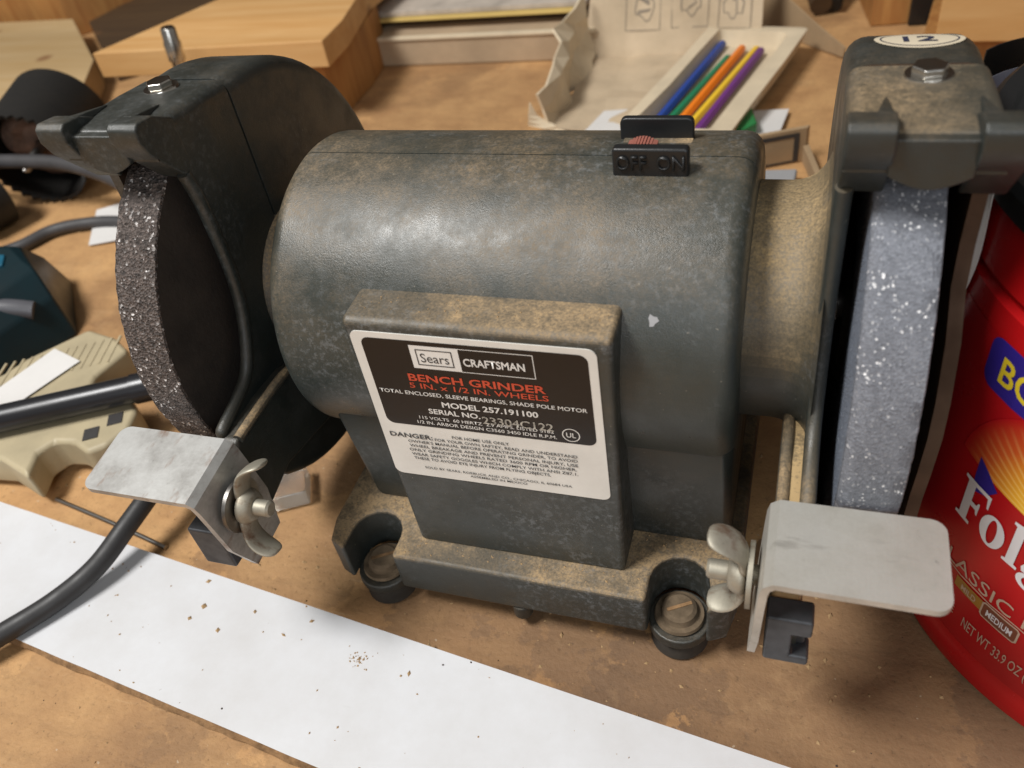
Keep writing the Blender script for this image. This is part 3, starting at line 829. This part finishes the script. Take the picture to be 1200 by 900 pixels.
tag(MB().tube([(-191, -147, 6), (-178, -119, 7), (-167, -104, 7.6), (-156, -89, 8.2), (-147.5, -75, 11), (-143, -60, 15.5), (-141, -46, 18), (-143, -28, 17), (-150, 3, 11), (-154, 45, 5), (-140, 85, 4), (-105, 105, 4), (-65, 95, 4)], 3.6, 18).build('power_cord', MT['cord']),
    'thick black rubber cord running over the white strip at the lower left', 'cord')
tag(MB().tube([(-196, -45, 1.0), (-164, -51, .9), (-136, -57, .9)], .9, 10, 4).build('wire_rod', MT['steel']),
    'thin grey steel rod lying behind the white strip under the left tool rest', 'rod')
cl = thing('clear_holder', (-103, -27, 0), 'small clear plastic holder lying on the bench behind the left wing nut', 'plastic holder')
MB().box((-113, -34, .3), (-93, -19, 8), T(-103, -27, 0) @ rot('Z', 28) @ T(103, 27, 0)).build('shell', MT['clear'], cl, bevel=1.2, solid=0)
MB().box((-115, -25, 6), (-106, -16, 17), T(-103, -27, 0) @ rot('Z', 28) @ T(103, 27, 0)).build('clip', MT['clear'], cl, bevel=1.0)

# ------------------------------------------------------------------ red can
CX, CYc, RC = 176.2, -2.5, 72.6
KZ = .944
can = thing('coffee_can', (CX, CYc, 0), 'red plastic coffee can with a printed label, standing right of the grinder', 'coffee can')
prof = [(0, 10), (0, RC - 2), (1.0, RC + .3), (6, RC + .8), (8.5, RC), (10, RC - .6), (111, RC - 1.2), (115.5, RC - 1.4), (116.5, RC - 3.0), (118, RC - 3.0), (119.5, RC - 1.4), (131, RC - 2.2), (134, RC - 3.2), (134.5, RC - 8)]
MB().lathe([(t_ * KZ, q_) for t_, q_ in prof], T(CX, CYc, 0) @ rot('Y', -90), 160).build('body', MT['red_can'], can)
MB().lathe([(t_ * KZ, q_) for t_, q_ in [(133.5, RC - 6), (133.5, RC - 1.6), (134.5, RC - .8), (139.5, RC - .8), (141, RC - 2.4), (141, RC - 6), (139.5, RC - 7), (139.5, 5)]], T(CX, CYc, 0) @ rot('Y', -90), 96, cap=False).build('lid', MT['black_plastic'], can)
def oncan(a, z, lift=.25):
    q = RC - .6 - .6 * (z - 10) / 101 + lift
    return (CX + q * math.cos(rad(a)), CYc + q * math.sin(rad(a)), z * KZ)
mm2deg = 180 / math.pi / RC
# printed label film
lab = MB().grid(lambda p, q: oncan(180 + 120 * p, 11 + 98 * q, .12), 90, 6).build('label_film', MT['can_label'], can)
def ctext(body, a0, a1, z0, h, bold, mk, lift=.36):
    L = (a1 - a0) / mm2deg
    text_bm(body, 0, L, z0, h, bold, lambda x, z: oncan(a0 + x * mm2deg, z, lift), sub=1).build('lettering', MT[mk], lab, smooth=False)
def cpoly(polyaz, mk, lift, name='print_patch', n=1):
    mb = MB(); bm = mb.bm
    f = bm.faces.new([bm.verts.new((a, z, 0)) for a, z in polyaz])
    bmesh.ops.triangulate(bm, faces=[f])
    bmesh.ops.subdivide_edges(bm, edges=bm.edges, cuts=4, use_grid_fill=True)
    for v_ in bm.verts: v_.co = Vector(oncan(v_.co.x, v_.co.y, lift))
    return mb.build(name, MT[mk], lab, smooth=False)
# bonus flash
bonus = rrect(0, 0, 42, 14.0, 3.4)
cpoly([(203.0 + x * mm2deg, 95.2 + z) for x, z in bonus], 'blue_print', .24, 'bonus_flash')
ctext('BONUS', 206.8, 230.0, 98.8, 7.3, .015, 'yellow_print')
# sunburst fan with blue ridge beneath
mb = MB(); bm = mb.bm; uvl = bm.loops.layers.uv.new('UVMap')
na, nr_ = 40, 10; gridv = []
ca, cz_ = 229.0, 69.5
for j in range(nr_ + 1):
    row = []
    for i in range(na + 1):
        th = rad(8 + 168 * i / na); q = 3 + 29 * j / nr_
        row.append((bm.verts.new(oncan(ca - q * math.cos(math.pi - th) * -1 * mm2deg * 1.0, cz_ + q * math.sin(th) * .98, .22)), i / na, j / nr_))
    gridv.append(row)
for j in range(nr_):
    for i in range(na):
        quad = (gridv[j][i], gridv[j][i + 1], gridv[j + 1][i + 1], gridv[j + 1][i])
        fc = bm.faces.new([q[0] for q in quad])
        for lp, q in zip(fc.loops, quad): lp[uvl].uv = (q[1], q[2])
mb.build('sunburst', MT['sunburst'], lab, smooth=False)
cpoly([(208.9, 76.0), (211.5, 74.0), (214.6, 70.5), (212.5, 66.5), (209.6, 64.6), (209.0, 69)], 'blue_print', .28, 'blue_ridge')
# brand name in heavy slab serif letters
mb = MB(); bm = mb.bm
a0 = 207.2; zb = 53.4
def cp_(x, z): return oncan(a0 + x * .68 * mm2deg, zb + z * .83, .45)
def quadpoly(p):
    tmp = bmesh.new(); f_ = tmp.faces.new([tmp.verts.new((x, z, 0)) for x, z in p]); bmesh.ops.triangulate(tmp, faces=[f_])
    bmesh.ops.subdivide_edges(tmp, edges=tmp.edges, cuts=1)
    mp_ = {v_: bm.verts.new(cp_(v_.co.x, v_.co.y)) for v_ in tmp.verts}
    for q in tmp.faces: bm.faces.new([mp_[v_] for v_ in q.verts])
    tmp.free()
def ringo(cx, cz, rx, rz, ix, iz):
    n_ = 36
    v_ = [bm.verts.new(cp_(cx + rx * math.cos(2 * math.pi * i / n_), cz + rz * math.sin(2 * math.pi * i / n_))) for i in range(n_)]
    w_ = [bm.verts.new(cp_(cx + ix * math.cos(2 * math.pi * i / n_), cz + iz * math.sin(2 * math.pi * i / n_))) for i in range(n_)]
    for i in range(n_): bm.faces.new((v_[i], v_[(i + 1) % n_], w_[(i + 1) % n_], w_[i]))
quadpoly([(0, 0), (7.4, 0), (7.4, 1.2), (5.6, 1.5), (5.6, 16.0), (1.8, 16.0), (1.8, 1.5), (0, 1.2)])
quadpoly([(0, 17.5), (0, 16.3), (1.8, 16), (11.6, 16), (12.2, 12.3), (13, 12.3), (13, 17.5)])
quadpoly([(5.6, 9.7), (8.2, 9.7), (8.8, 11.2), (9.5, 11.2), (9.5, 6.2), (8.8, 6.2), (8.2, 7.8), (5.6, 7.8)])
ringo(17.0, 6.0, 5.3, 6.3, 1.9, 5.1)
quadpoly([(23.4, 0), (29.4, 0), (29.4, 1.1), (28, 1.4), (28, 17.8), (23.4, 17.2), (23.4, 16.2), (24.6, 15.9), (24.6, 1.4), (23.4, 1.1)])
ringo(35.0, 8.2, 4.6, 4.2, 1.8, 3.3)
ringo(35.2, -1.4, 5.2, 3.4, 3.0, 2.1)
quadpoly([(31.2, 4.8), (34, 4.4), (33.4, 2.6), (36.8, 1.4), (31.0, 1.6), (30.4, 3.2)])
quadpoly([(38.2, 11.2), (42, 12.8), (42, 10.4), (39.6, 9.6)])
ringo(48.0, 6.0, 5.0, 6.3, 1.9, 5.1)
bmesh.ops.recalc_face_normals(bm, faces=bm.faces)
mb.build('brand_lettering', MT['white_print'], lab, smooth=False)
ctext('CLASSIC ROAST', 205.0, 245.0, 36.3, 5.0, .0, 'tan_print')
ctext('MILD', 214.6, 218.4, 31.1, 2.2, .02, 'tan_print', .5)
cpoly([(212.8, 30.2), (221.0, 30.2), (221.0, 34.2), (212.8, 34.2)], 'ochre_print', .3, 'roast_scale')
cpoly([(a_, z_) for a_, z_ in [(220.4, 28.8), (227.6, 28.8), (228.2, 29.6), (228.2, 34.0), (227.6, 34.8), (220.4, 34.8), (219.8, 34.0), (219.8, 29.6)]], 'tan_print', .38, 'roast_marker')
cpoly([(a_, z_) for a_, z_ in [(220.5, 29.3), (227.5, 29.3), (227.8, 29.8), (227.8, 33.8), (227.5, 34.3), (220.5, 34.3), (220.2, 33.8), (220.2, 29.8)]], 'brown_print', .42, 'roast_marker_fill')
ctext('MEDIUM', 221.2, 226.9, 30.6, 2.5, .02, 'white_print', .5)
cpoly([(206, 35.0), (244, 35.0), (244, 35.4), (206, 35.4)], 'tan_print', .3, 'rule_line')
ctext('NET WT 33.9 OZ (2 LB', 217.4, 235.6, 18.2, 4.4, .0, 'tan_print')
ctext('CE', 211.6, 214.8, 19.4, 3.2, .0, 'tan_print')
# loose label corner standing off the left side of the can
mb = MB().grid(lambda p, q: oncan(188.8 + 2.4 * q + (2.2 * math.sin(math.pi * q) ** 2 + .5) * p, 98 + 42 * q, .6 + 3.2 * (1 - p) * math.sin(math.pi * min(1, q + .1))), 4, 14)
mb.build('loose_label_edge', MT['paper'], can, solid=.3)

# ------------------------------------------------------------------ stuff behind
# left: pine boards and blocks
def block(name, mat, size, loc, rz, label, cat, rx=0, bev=.8, group=None):
    sx_, sy_, sz_ = size
    o_ = MB().box((-sx_ / 2, -sy_ / 2, -sz_ / 2), (sx_ / 2, sy_ / 2, sz_ / 2)).build(name, mat, None, bevel=bev, seg=2)
    o_.location = Vector(loc) * S; o_.rotation_euler = (rad(rx), 0, rad(rz))
    return tag(o_, label, cat, group)
# block A: top corners (-473,330) (-257,330) and back edge leaning right
pA = [(-473, 331), (-256, 329), (-268, 440), (-330, 520), (-395, 470)]
tag(MB().prism([(-387, 262), (-217, 270), (-219, 303), (-232, 366), (-229, 430), (-317, 430)], 40, 56.6).build('pine_block', MT['pine'], None, bevel=.8, seg=2),
    'clean yellow pine block on top behind the left wheel guard', 'wood block')
tag(MB().prism([(-226, 277), (-226, 334), (-234, 382), (-338, 373), (-345, 295)], 0.2, 39.6).build('pine_offcut', MT['pine_orange'], None, bevel=.8, seg=2),
    'darker orange pine offcut lying under the yellow block', 'wood block')
tag(MB().prism([(-752, 271), (-496, 253), (-436, 286), (-467, 340), (-566, 436), (-699, 436)], .3, 22.2).build('pale_board', MT['pine_pale'], None, bevel=.8, seg=2),
    'pale flat pine board at the far left edge behind the hole saws', 'board')
tag(MB().prism([(-895, 445), (-588, 452), (-550, 494), (-542, 620), (-895, 620)], .3, 41.7).build('knotty_board', MT['pine_orange'], None, bevel=.8, seg=2),
    'orange knotty board in the top left corner', 'board')
tag(MB().prism([(-560, 446), (-461, 349), (-392, 411), (-387, 620), (-535, 620)], .3, 15.7).build('dark_board', MT['wood_dark'], None, bevel=.8, seg=2),
    'dark brown board lying between the pale board and the pine block', 'board')
MBr = MB().lathe([(-61, 4.0), (0, 4.0), (1, 5.2), (11, 5.2), (12, 4.6), (19, 4.4), (20, 3.6)], T(-296, 233, 61.6) @ rot('Y', -84), 24)
tag(MBr.build('steel_extension', MT['bright_bolt']), 'upright bright steel socket extension in front of the pine block', 'tool')

# hole saws, lying open to the left
def hole_saw(loc, rz, ry, R_, Ldeep, label, core=True):
    t = thing('hole_saw', loc, label, 'hole saw', 'hole saws lying at the left')
    MX = T(*loc) @ rot('Z', rz) @ rot('Y', ry)
    mb = MB(); v = []; f = []
    n = 96
    for i in range(n):
        a = 2 * math.pi * i / n
        tooth = 2.6 * ((i % 3) / 2.0)
        v.append((-tooth, R_ * math.cos(a), R_ * math.sin(a))); v.append((5, R_ * math.cos(a), R_ * math.sin(a))); v.append((Ldeep, R_ * math.cos(a), R_ * math.sin(a)))
    for i in range(n):
        j = (i + 1) % n
        for k in range(2): f.append((3 * i + k, 3 * j + k, 3 * j + k + 1, 3 * i + k + 1))
    f.append(tuple(3 * i + 2 for i in range(n)))
    mb.add(v, f, MX).build('saw_cup', MT['saw_black'], t, solid=2.0, sharp=50)
    if core:
        prof_ = [(16, 3.2), (15, 6), (17, R_ * .4), (14, R_ * .55), (17, R_ - 8), (19, R_ - 6.5), (Ldeep - 4, R_ - 6.5)]
        mb = MB().lathe(prof_, MX, 40, cap=False)
        for v_ in mb.bm.verts: v_.co += Vector((mnoise.noise(v_.co * .09), mnoise.noise(v_.co * .11), 0)) * 3
        mb.build('wood_core', MT['pink_wood'], t)
        MB().lathe([(-12, .6), (-9, 3), (34, 3)], MX, 14).build('pilot_drill', MT['steel'], t)
    return t
hole_saw((-372, 166, 31), 104, -8, 30.5, 50, 'large black hole saw with a brownish wood plug stuck inside')
hole_saw((-398, 128, 20.5), 70, 0, 20, 20, 'smaller black hole saw ring at the left edge in front of the large one', core=False)

tag(MB().tube([(-522, 164, 28), (-433, 159, 33), (-388, 158, 34), (-342, 157, 34), (-301, 146, 33), (-275, 133, 32), (-239, 111, 26), (-180, 95, 13), (-110, 108, 4.2), (-40, 105, 4.2)], 4.1, 16).build('grey_cable', MT['cable']),
    'thick grey cable passing in front of the hole saws', 'cable')
tag(MB().tube([(-480, 51, 3.8), (-403, 83, 3.8), (-359, 110, 3.8), (-346, 131, 3.8), (-330, 140, 3.8), (-305, 144, 3.8), (-257, 139, 3.8), (-185, 128, 3.8)], 3.6, 16).build('black_cable', MT['cable']),
    'dark cable curving over the bench above the teal tool', 'cable')
def sheet_thing(name, pts, mat, label, cat, th=.4):
    return tag(MB().add(pts, [tuple(range(len(pts)))]).build(name, mat, None, smooth=False, solid=th, soff=1), label, cat)
sheet_thing('paper_scrap', [(-313, 123, 1), (-334, 158, 2), (-319, 166, 3), (-278, 136, 2)], MT['paper'], 'small white paper scrap by the left grinding wheel', 'paper')

# teal tool
tt = thing('teal_tool', (-301, 38, 0), 'dark teal plastic power tool body at the left edge', 'power tool')
def loftbox(mb, secs, r_):
    v = []; f = []; n = 0
    for (x0, y0, x1, y1, z) in secs:
        p = rrect(x0, y0, x1, y1, min(r_, (x1 - x0) / 2.2, (y1 - y0) / 2.2), 6); n = len(p)
        v += [(a, b_, z) for a, b_ in p]
    for k in range(len(secs) - 1):
        for i in range(n): f.append((k * n + i, k * n + (i + 1) % n, (k + 1) * n + (i + 1) % n, (k + 1) * n + i))
    f.append(tuple(range(n))[::-1]); f.append(tuple(range((len(secs) - 1) * n, len(secs) * n)))
    return mb.add(v, f)
lv = [(.2, [(-262, 50), (-298, 90), (-370, 84), (-365, -8), (-275, 4)]), (20, [(-269, 54), (-301, 85), (-366, 80), (-360, -4), (-279, 10)]),
      (31, [(-279, 61), (-303, 78), (-361, 75), (-355, 3), (-288, 17)]), (33.5, [(-285, 63), (-304, 74), (-357, 71), (-351, 8), (-294, 22)])]
v = []; f = []
for z, p in lv: v += [(x, y, z) for x, y in p]
for k in range(3):
    for q in range(5): f.append((k * 5 + q, k * 5 + (q + 1) % 5, k * 5 + 5 + (q + 1) % 5, k * 5 + 5 + q))
f.append((0, 1, 2, 3, 4)); f.append((15, 16, 17, 18, 19))
MB().add(v, f).build('tool_body', MT['teal'], tt, bevel=4, seg=4, ang=12)
MB().tube([(-345, 8, 27), (-310, 24, 27), (-285, 36, 25.5), (-271, 43, 20)], 4.4, 16).build('grip_bar', MT['grey_plastic'], tt)
MB().prism([(-294, 58), (-300, 66), (-335, 64), (-330, 46), (-304, 44)], 33, 34.6).build('blue_patch', MT['teal_blue'], tt, bevel=.6)
for (x, y) in ((-310, 36), (-340, 30)):
    MB().lathe([(0, 2.6), (.8, 2.4), (.8, .3)], T(x, y, 33.4) @ rot('Y', -90), 16).build('screw', MT['dark_steel'], tt)

# beige tool with ribbed body and square holes
bt_ = thing('beige_tool', (-235, 0, 0), 'beige ribbed plastic tool with square black holes and white paper label', 'hand tool')
outl = [(-330, -10), (-300, -2), (-255, 2), (-251, 13), (-234, 36), (-216, 32), (-204, 25), (-208, 8), (-205, 0), (-188, 2), (-175, -8), (-172, -18), (-175, -28), (-181, -33), (-191, -29), (-199, -30), (-202, -36), (-197, -48), (-216, -42), (-260, -46), (-330, -40)]
MB().prism(outl, 3, 18).build('tool_shell', MT['beige'], bt_, bevel=2.2, seg=3, ang=25)
for (x, y) in ((-185.5, -24), (-180.5, -15)):
    MB().box((-2.9, -3.2, 0), (2.9, 3.2, .5), T(x, y, 17.9) @ rot('Z', 30)).build('square_hole', MT['ink_dark'], bt_, smooth=False)
for i in range(16):
    x = -262 + i * 3.4
    MB().box((-.5, -9, 0), (.5, 9, .7), T(x, -4 + i * 1.9, 17.6) @ rot('Z', 18)).build('rib', MT['beige'], bt_, smooth=False)
MB().add([(-252, -22, 18.9), (-236, -28, 18.9), (-221, 14, 18.9), (-240, 20, 18.9)], [(0, 1, 2, 3)]).build('paper_label', MT['paper'], bt_, smooth=False)
# black bar over it
tb_ = thing('black_tube', (-190, -20, 30), 'black metal bar lying across the beige tool', 'bar')
MB().tube([(-310, -72, 24.5), (-224, -28, 24.5), (-142, 13.5, 24.5)], 5.6, 20, 4).build('tube', MT['black_metal'], tb_)
MB().tube([(-176, -3.8, 24.5), (-168, .3, 24.5)], 6.2, 20, 2).build('collar', MT['black_metal'], tb_)

# middle: low cardboard box with papers on top
lb = thing('cardboard_box', (-215, 520, 0), 'low tan cardboard box standing behind the motor with papers on top', 'cardboard box')
MB().prism([(-325, 364), (-70, 370), (-49, 492), (-309, 480)], .2, 19.3).build('box_body', MT['ledge'], lb, bevel=1.2, seg=2)
MB().prism([(-240, 364.5), (-72, 368.5), (-72, 373), (-240, 369)], 18.8, 21).build('box_rim', MT['cream_card'], lb, bevel=.5)
tag(MB().prism([(-257, 381), (-86, 386), (-58, 487), (-245, 475)], 26.2, 27.9).build('yellow_folder', MT['paper_yellow'], None, bevel=.4), 'yellow folder on top of the low cardboard box', 'folder')
tag(MB().prism([(-253, 386), (-82, 392), (-62, 487), (-245, 475)], 28.2, 31.8).build('magazine', MT['magazine'], None, bevel=.4), 'pale printed magazine lying on the yellow folder', 'magazine')
tag(MB().prism([(-250, 396), (-94, 398), (-68, 487), (-245, 475)], 19.6, 26).build('brown_book', MT['wood_dark'], None, bevel=.4), 'dark brown book under the yellow folder', 'book')

# open printed carton
ct_ = thing('open_carton', (-30, 400, 0), 'open crumpled cream carton with printed drawings inside its lid', 'carton')
def crumple(p, amp, fr=.03): return tuple(Vector(p) + Vector((mnoise.noise(Vector(p) * fr), mnoise.noise(Vector(p) * fr + Vector((9, 3, 1))), mnoise.noise(Vector(p) * fr + Vector((1, 7, 5))))) * amp)
MB().grid(lambda p, q: crumple((-75 + 111 * p, 259 + 110 * q, 3.0), 3.2, .05), 9, 8).build('carton_floor', MT['carton'], ct_, solid=.8, smooth=False)
def backp(p, q): return crumple((-76 + 112 * p, 366 + 24 * q, 2.5 + 54 * q), 3.2, .03)
MB().grid(backp, 14, 8).build('carton_lid', MT['carton'], ct_, solid=1.0)
MB().grid(lambda p, q: crumple((-73 - 2 * p - (7 + 4 * math.sin(p * 6)) * q, 257 + 110 * (1 - p), 2.5 + (22 + 22 * (1 - p)) * q), 8, .06), 8, 3).build('carton_side', MT['cream_card'], ct_, solid=1.6, smooth=False)
MB().grid(lambda p, q: crumple((-75 - 13 * q + 17 * p * (1 - q), 262 - 3 * p, 2 + 17 * q - 12 * p * q), 4, .09), 4, 3).build('torn_flap', MT['cream_card'], ct_, solid=1.2, smooth=False)
# drawings on the lid: frames with a rough picture and a caption each
pr = MB()
def lidp(x, z): 
    b0 = backp((x + 96) / 134, (z - 3) / 66); return (b0[0], b0[1] - 1.3, b0[2])
for k, (xa, xb) in enumerate(((-66, -38), (-30, -2), (6, 30))):
    frame_mb(pr, rect(xa, 22, xb, 60), rect(xa + .6, 22.6, xb - .6, 59.4), lidp)
    frame_mb(pr, [( (xa + xb) / 2 + 8 * math.cos(t * .3), 38 + 8 * math.sin(t * .3) + 2 * math.sin(t * (1 + .4 * k) + k)) for t in range(21)], [((xa + xb) / 2 + 7 * math.cos(t * .3), 38 + 7 * math.sin(t * .3) + 2 * math.sin(t * (1 + .4 * k) + k)) for t in range(21)], lidp)
    pr.add([lidp(xa + 6, 53), lidp(xb - 6, 53), lidp(xb - 6, 55), lidp(xa + 6, 55)], [(0, 1, 2, 3)])
    pr.add([lidp(xa + 8 + 3 * k, 34 - k), lidp(xb - 10, 36 + 2 * k), lidp(xb - 9, 38 + 2 * k), lidp(xa + 9 + 3 * k, 36.5 - k)], [(0, 1, 2, 3)])
for k, (xa, xb) in enumerate(((-66, -38), (-30, -2), (6, 30))):
    for t in range(4):
        pr.add([lidp(xa + 7 + t * 3.4, 56.4), lidp(xa + 9.4 + t * 3.4, 56.4), lidp(xa + 9.4 + t * 3.4, 57.6), lidp(xa + 7 + t * 3.4, 57.6)], [(0, 1, 2, 3)])
    pr.add([lidp(xa + 9, 44), lidp(xb - 11, 40), lidp(xb - 10, 42), lidp(xa + 10, 46)], [(0, 1, 2, 3)])
pr.build('printed_drawings', MT['carton_ink'], ct_, smooth=False)
sheet_thing('white_slip', [(-54, 257, 3.8), (-31, 255, 4), (-34, 285, 3.9), (-48, 283, 3.8)], MT['paper'], 'white paper slip at the front of the open carton', 'paper')

# tray with coloured pencils
ty_ = thing('pencil_tray', (15, 298, 0), 'cream moulded tray holding coloured pencils inside the carton', 'tray')
Mty = T(15, 298, 1.8) @ rot('Z', -14) @ Matrix.Scale(.80, 4)
mb = MB()
po = rrect(-37, -88, 40, 100, 9, 6); pi_ = rrect(-27, -80, 27, 88, 8, 6); pf = rrect(-24, -78, 24, 84, 8, 6)
n = len(po)
v = [(x, y, 4) for x, y in rrect(-31, -84, 34, 94, 9, 6)] + [(x, y, 19) for x, y in po] + [(x, y, 20) for x, y in pi_] + [(x, y, 8) for x, y in pf]
f = []
for k in range(3):
    for i in range(n): f.append((k * n + i, k * n + (i + 1) % n, (k + 1) * n + (i + 1) % n, (k + 1) * n + i))
f.append(tuple(range(3 * n, 4 * n)))
mb.add(v, f, Mty)
bmesh.ops.subdivide_edges(mb.bm, edges=[e for e in mb.bm.edges], cuts=2, use_grid_fill=True)
for v_ in mb.bm.verts: v_.co = Vector(crumple(v_.co, 2.2, .06))
mb.build('tray_body', MT['cream_card'], ty_, sharp=50)
for nm, x, y0, y1 in (('blue', -18, -80, 78), ('green', -10.5, -80, 52), ('orange', -2.5, -80, 72), ('yellow', 6, -80, 72), ('purple', 14, -80, 70)):
    o_ = MB().lathe([(0, 1.0), (5, 3.2), (y1 - y0 - 3, 3.2), (y1 - y0, 2.6)], Mty @ T(x, y0, 12.0) @ rot('Z', 90 + {'blue': 1.5, 'green': -1, 'orange': .6, 'yellow': -.5, 'purple': 1}[nm]), 6)
    tag(o_.build(nm + '_pencil', MT['crayon_' + nm]), nm + ' coloured pencil lying in the cream tray', 'pencil', 'coloured pencils in the tray')
tag(MB().prism([(31, 246), (36, 243), (43, 252), (38, 273), (34, 274)], 6, 12).build('plastic_piece', MT['green_leaf'], None, bevel=1), 'small green plastic piece beside the pencil tray', 'plastic piece')
tag(MB().prism([(26.5, 250), (30.5, 247), (33, 268), (31, 270)], 5, 11).build('plastic_piece', MT['crayon_yellow'], None, bevel=1), 'small yellow plastic piece touching the green one', 'plastic piece')
sheet_thing('white_card', [(36, 243, 5), (54, 250, 4), (58, 286, 3.4), (39, 284, 3.4)], MT['paper'], 'small white card right of the pencil tray', 'card')

# small box with black outline and grey pack in front
sb = thing('small_open_box', (55, 275, 0), 'small tan box with a thick black outline behind the neck', 'box')
MB().prism([(6, 205), (69, 232), (70, 235), (6, 208)], .3, 19).build('box_panel', MT['kraft'], sb, bevel=.3)
mb = MB(); frame_mb(mb, rect(10, 1, 65.5, 17), rect(10, 2, 63, 14.8), lambda x, z: (x, 205 + (x - 6) * 27 / 63 - .3, z)); mb.build('black_outline', MT['ink_dark'], sb, smooth=False)
MB().prism([(67.5, 232), (70, 235), (79, 196), (76.5, 195)], .3, 9).build('box_side', MT['kraft'], sb, bevel=.3)
tag(MB().prism([(33, 172), (64, 176), (66, 212), (38, 209)], .3, 7).build('grey_pack', MT['grey_box'], None, bevel=1.2), 'pale grey flat pack in front of the small outlined box', 'pack')
# kraft flap and dark things at the top
tag(MB().grid(lambda p, q: crumple((31 + 56 * p, 424 - 64 * p, 1.6 + (30 - 24 * p) * q), 1.5, .03), 10, 4).build('cardboard_flap', MT['kraft'], None, solid=1.2), 'brown cardboard flap leaning up behind the carton', 'cardboard')
kn = thing('dark_handle_tool', (70, 466, 0), 'dark handled tool lying behind the cardboard flap', 'hand tool')
MB().tube([(54, 500, 32), (62, 466, 18), (70, 432, 8)], 7.2, 16).build('handle', MT['wood_dark'], kn)
MB().tube([(74, 500, 35), (80, 462, 18), (78, 436, 6)], 5.6, 16).build('shank', MT['saw_black'], kn)
o_ = block('plywood_block', MT['pine_orange'], (28, 50, 90), (112, 438, 45.3), 8, 'upright orange block with striped grain at the top right', 'wood block')
block('dark_post', MT['black_bag'], (22, 34, 98), (134, 428, 49.3), 4, 'black upright post beside the striped block', 'post')
tag(MB().prism([(133, 341), (301, 333), (369, 445), (170, 452)], 16.5, 49.8).build('pine_plank', MT['pine'], None, bevel=1), 'tan pine plank in the top right corner', 'wood block')
tag(MB().prism([(128, 352), (330, 340), (369, 500), (150, 500)], .3, 16.2).build('brown_plank', MT['pine_orange'], None, bevel=1), 'darker brown plank under the tan plank at the top right', 'wood block')
# film pouch and bag
def film(name, fn, mat, label, cat): 
    return tag(MB().grid(fn, 16, 14).build(name, mat, None, solid=.5), label, cat)
film('silver_pouch', lambda p, q: crumple((121 + 56 * p, 103 + 11 * math.sin(p * 5), 2 + 97 * q), 6, .035), MT['pouch'], 'crumpled silver-blue film pouch behind the right guard', 'pouch')
film('black_bag', lambda p, q: crumple((126 + 66 * p, 150 + 15 * math.sin(p * 4), 2 + 88 * q), 6, .03), MT['black_bag'], 'shiny black plastic bag behind the silver pouch', 'bag')
film('printed_wrapper', lambda p, q: crumple((108.5 + 13 * p, 56 + 12 * p, 1 + 108 * q), 2.2, .05), MT['dark_green_print'], 'dark printed wrapper in the gap between guard and red can', 'wrapper')

# ------------------------------------------------------------------ crumbs (nobody could count them)
def crumbs(name, n, area_, mat, zf, sz, parent=None, lab=None):
    mb = MB()
    for _ in range(n):
        x, y = area_(); q = random.uniform(*sz); a = random.uniform(0, 6.28)
        z = zf(x, y)
        ca_, sa_ = math.cos(a), math.sin(a); e = random.uniform(.35, 1)
        pts = [(x + q * ca_, y + q * sa_, z), (x - q * e * sa_, y + q * e * ca_, z), (x - q * ca_, y - q * sa_, z), (x + q * e * sa_, y - q * e * ca_, z), (x, y, z + q * random.uniform(.5, 1.1))]
        mb.add(pts, [(0, 1, 4), (1, 2, 4), (2, 3, 4), (3, 0, 4), (3, 2, 1, 0)])
    o_ = mb.build(name, mat, parent, smooth=False); o_['kind'] = 'stuff'
    return o_
def near():
    return (random.uniform(-230, 130), random.uniform(-150, -40))
def ons(x, y):
    q = -(x + 233.7) * math.sin(ang) * -1
    # distance across the strip
    dx, dy = x + 217, y + 52
    qq = dx * uy - dy * ux
    return 3.95 if 0 < qq < 42 else (.02 if (qq < -.5 or qq > 46) else 3.0)
o = crumbs('sawdust_crumbs', 170, near, MT['sawdust'], ons, (.12, .5)); o['label'] = 'scattered pale sawdust crumbs on the bench and strip'
o = crumbs('dark_crumbs', 40, near, MT['dark_chip'], ons, (.12, .5)); o['label'] = 'scattered dark crumbs on the bench and strip'
def far_area(): return (random.uniform(-380, 100), random.uniform(-40, 280))
def pile(): 
    a_, q_ = random.uniform(0, 6.28), abs(random.gauss(0, 2.2)); return (-45 + q_ * 1.2 * math.cos(a_), -84 + q_ * math.sin(a_))
o = crumbs('crumb_pile', 45, pile, MT['sawdust'], ons, (.15, .5)); o['label'] = 'little heap of sawdust on the white strip'
def under(): return (random.uniform(-110, 125), random.uniform(-85, -30))
o = crumbs('wood_chips', 70, under, MT['sawdust'], ons, (.4, 1.2)); o['label'] = 'larger wood chips on the bench around the feet'
o = crumbs('bench_dust', 260, far_area, MT['sawdust'], lambda x, y: .02, (.3, 1.1)); o['label'] = 'sawdust crumbs on the bench behind the grinder'
def ledge_area():
    while True:
        x, y = random.uniform(-59, 59), random.uniform(-59, -39)
        if abs(abs(x) - 46.7) < 9.5 and y < -43: continue
        if abs(x) < 33 and y > -53.5: continue
        return x, y
crumbs('ledge_sawdust', 90, ledge_area, MT['sawdust'], lambda x, y: 26.4, (.12, .5), G)
def boxtop(): return (random.uniform(-31, 31), random.uniform(-49, -43))
crumbs('plate_box_sawdust', 60, boxtop, MT['sawdust'], lambda x, y: 111.45 + (y + 50.8) * .039, (.1, .32), G)
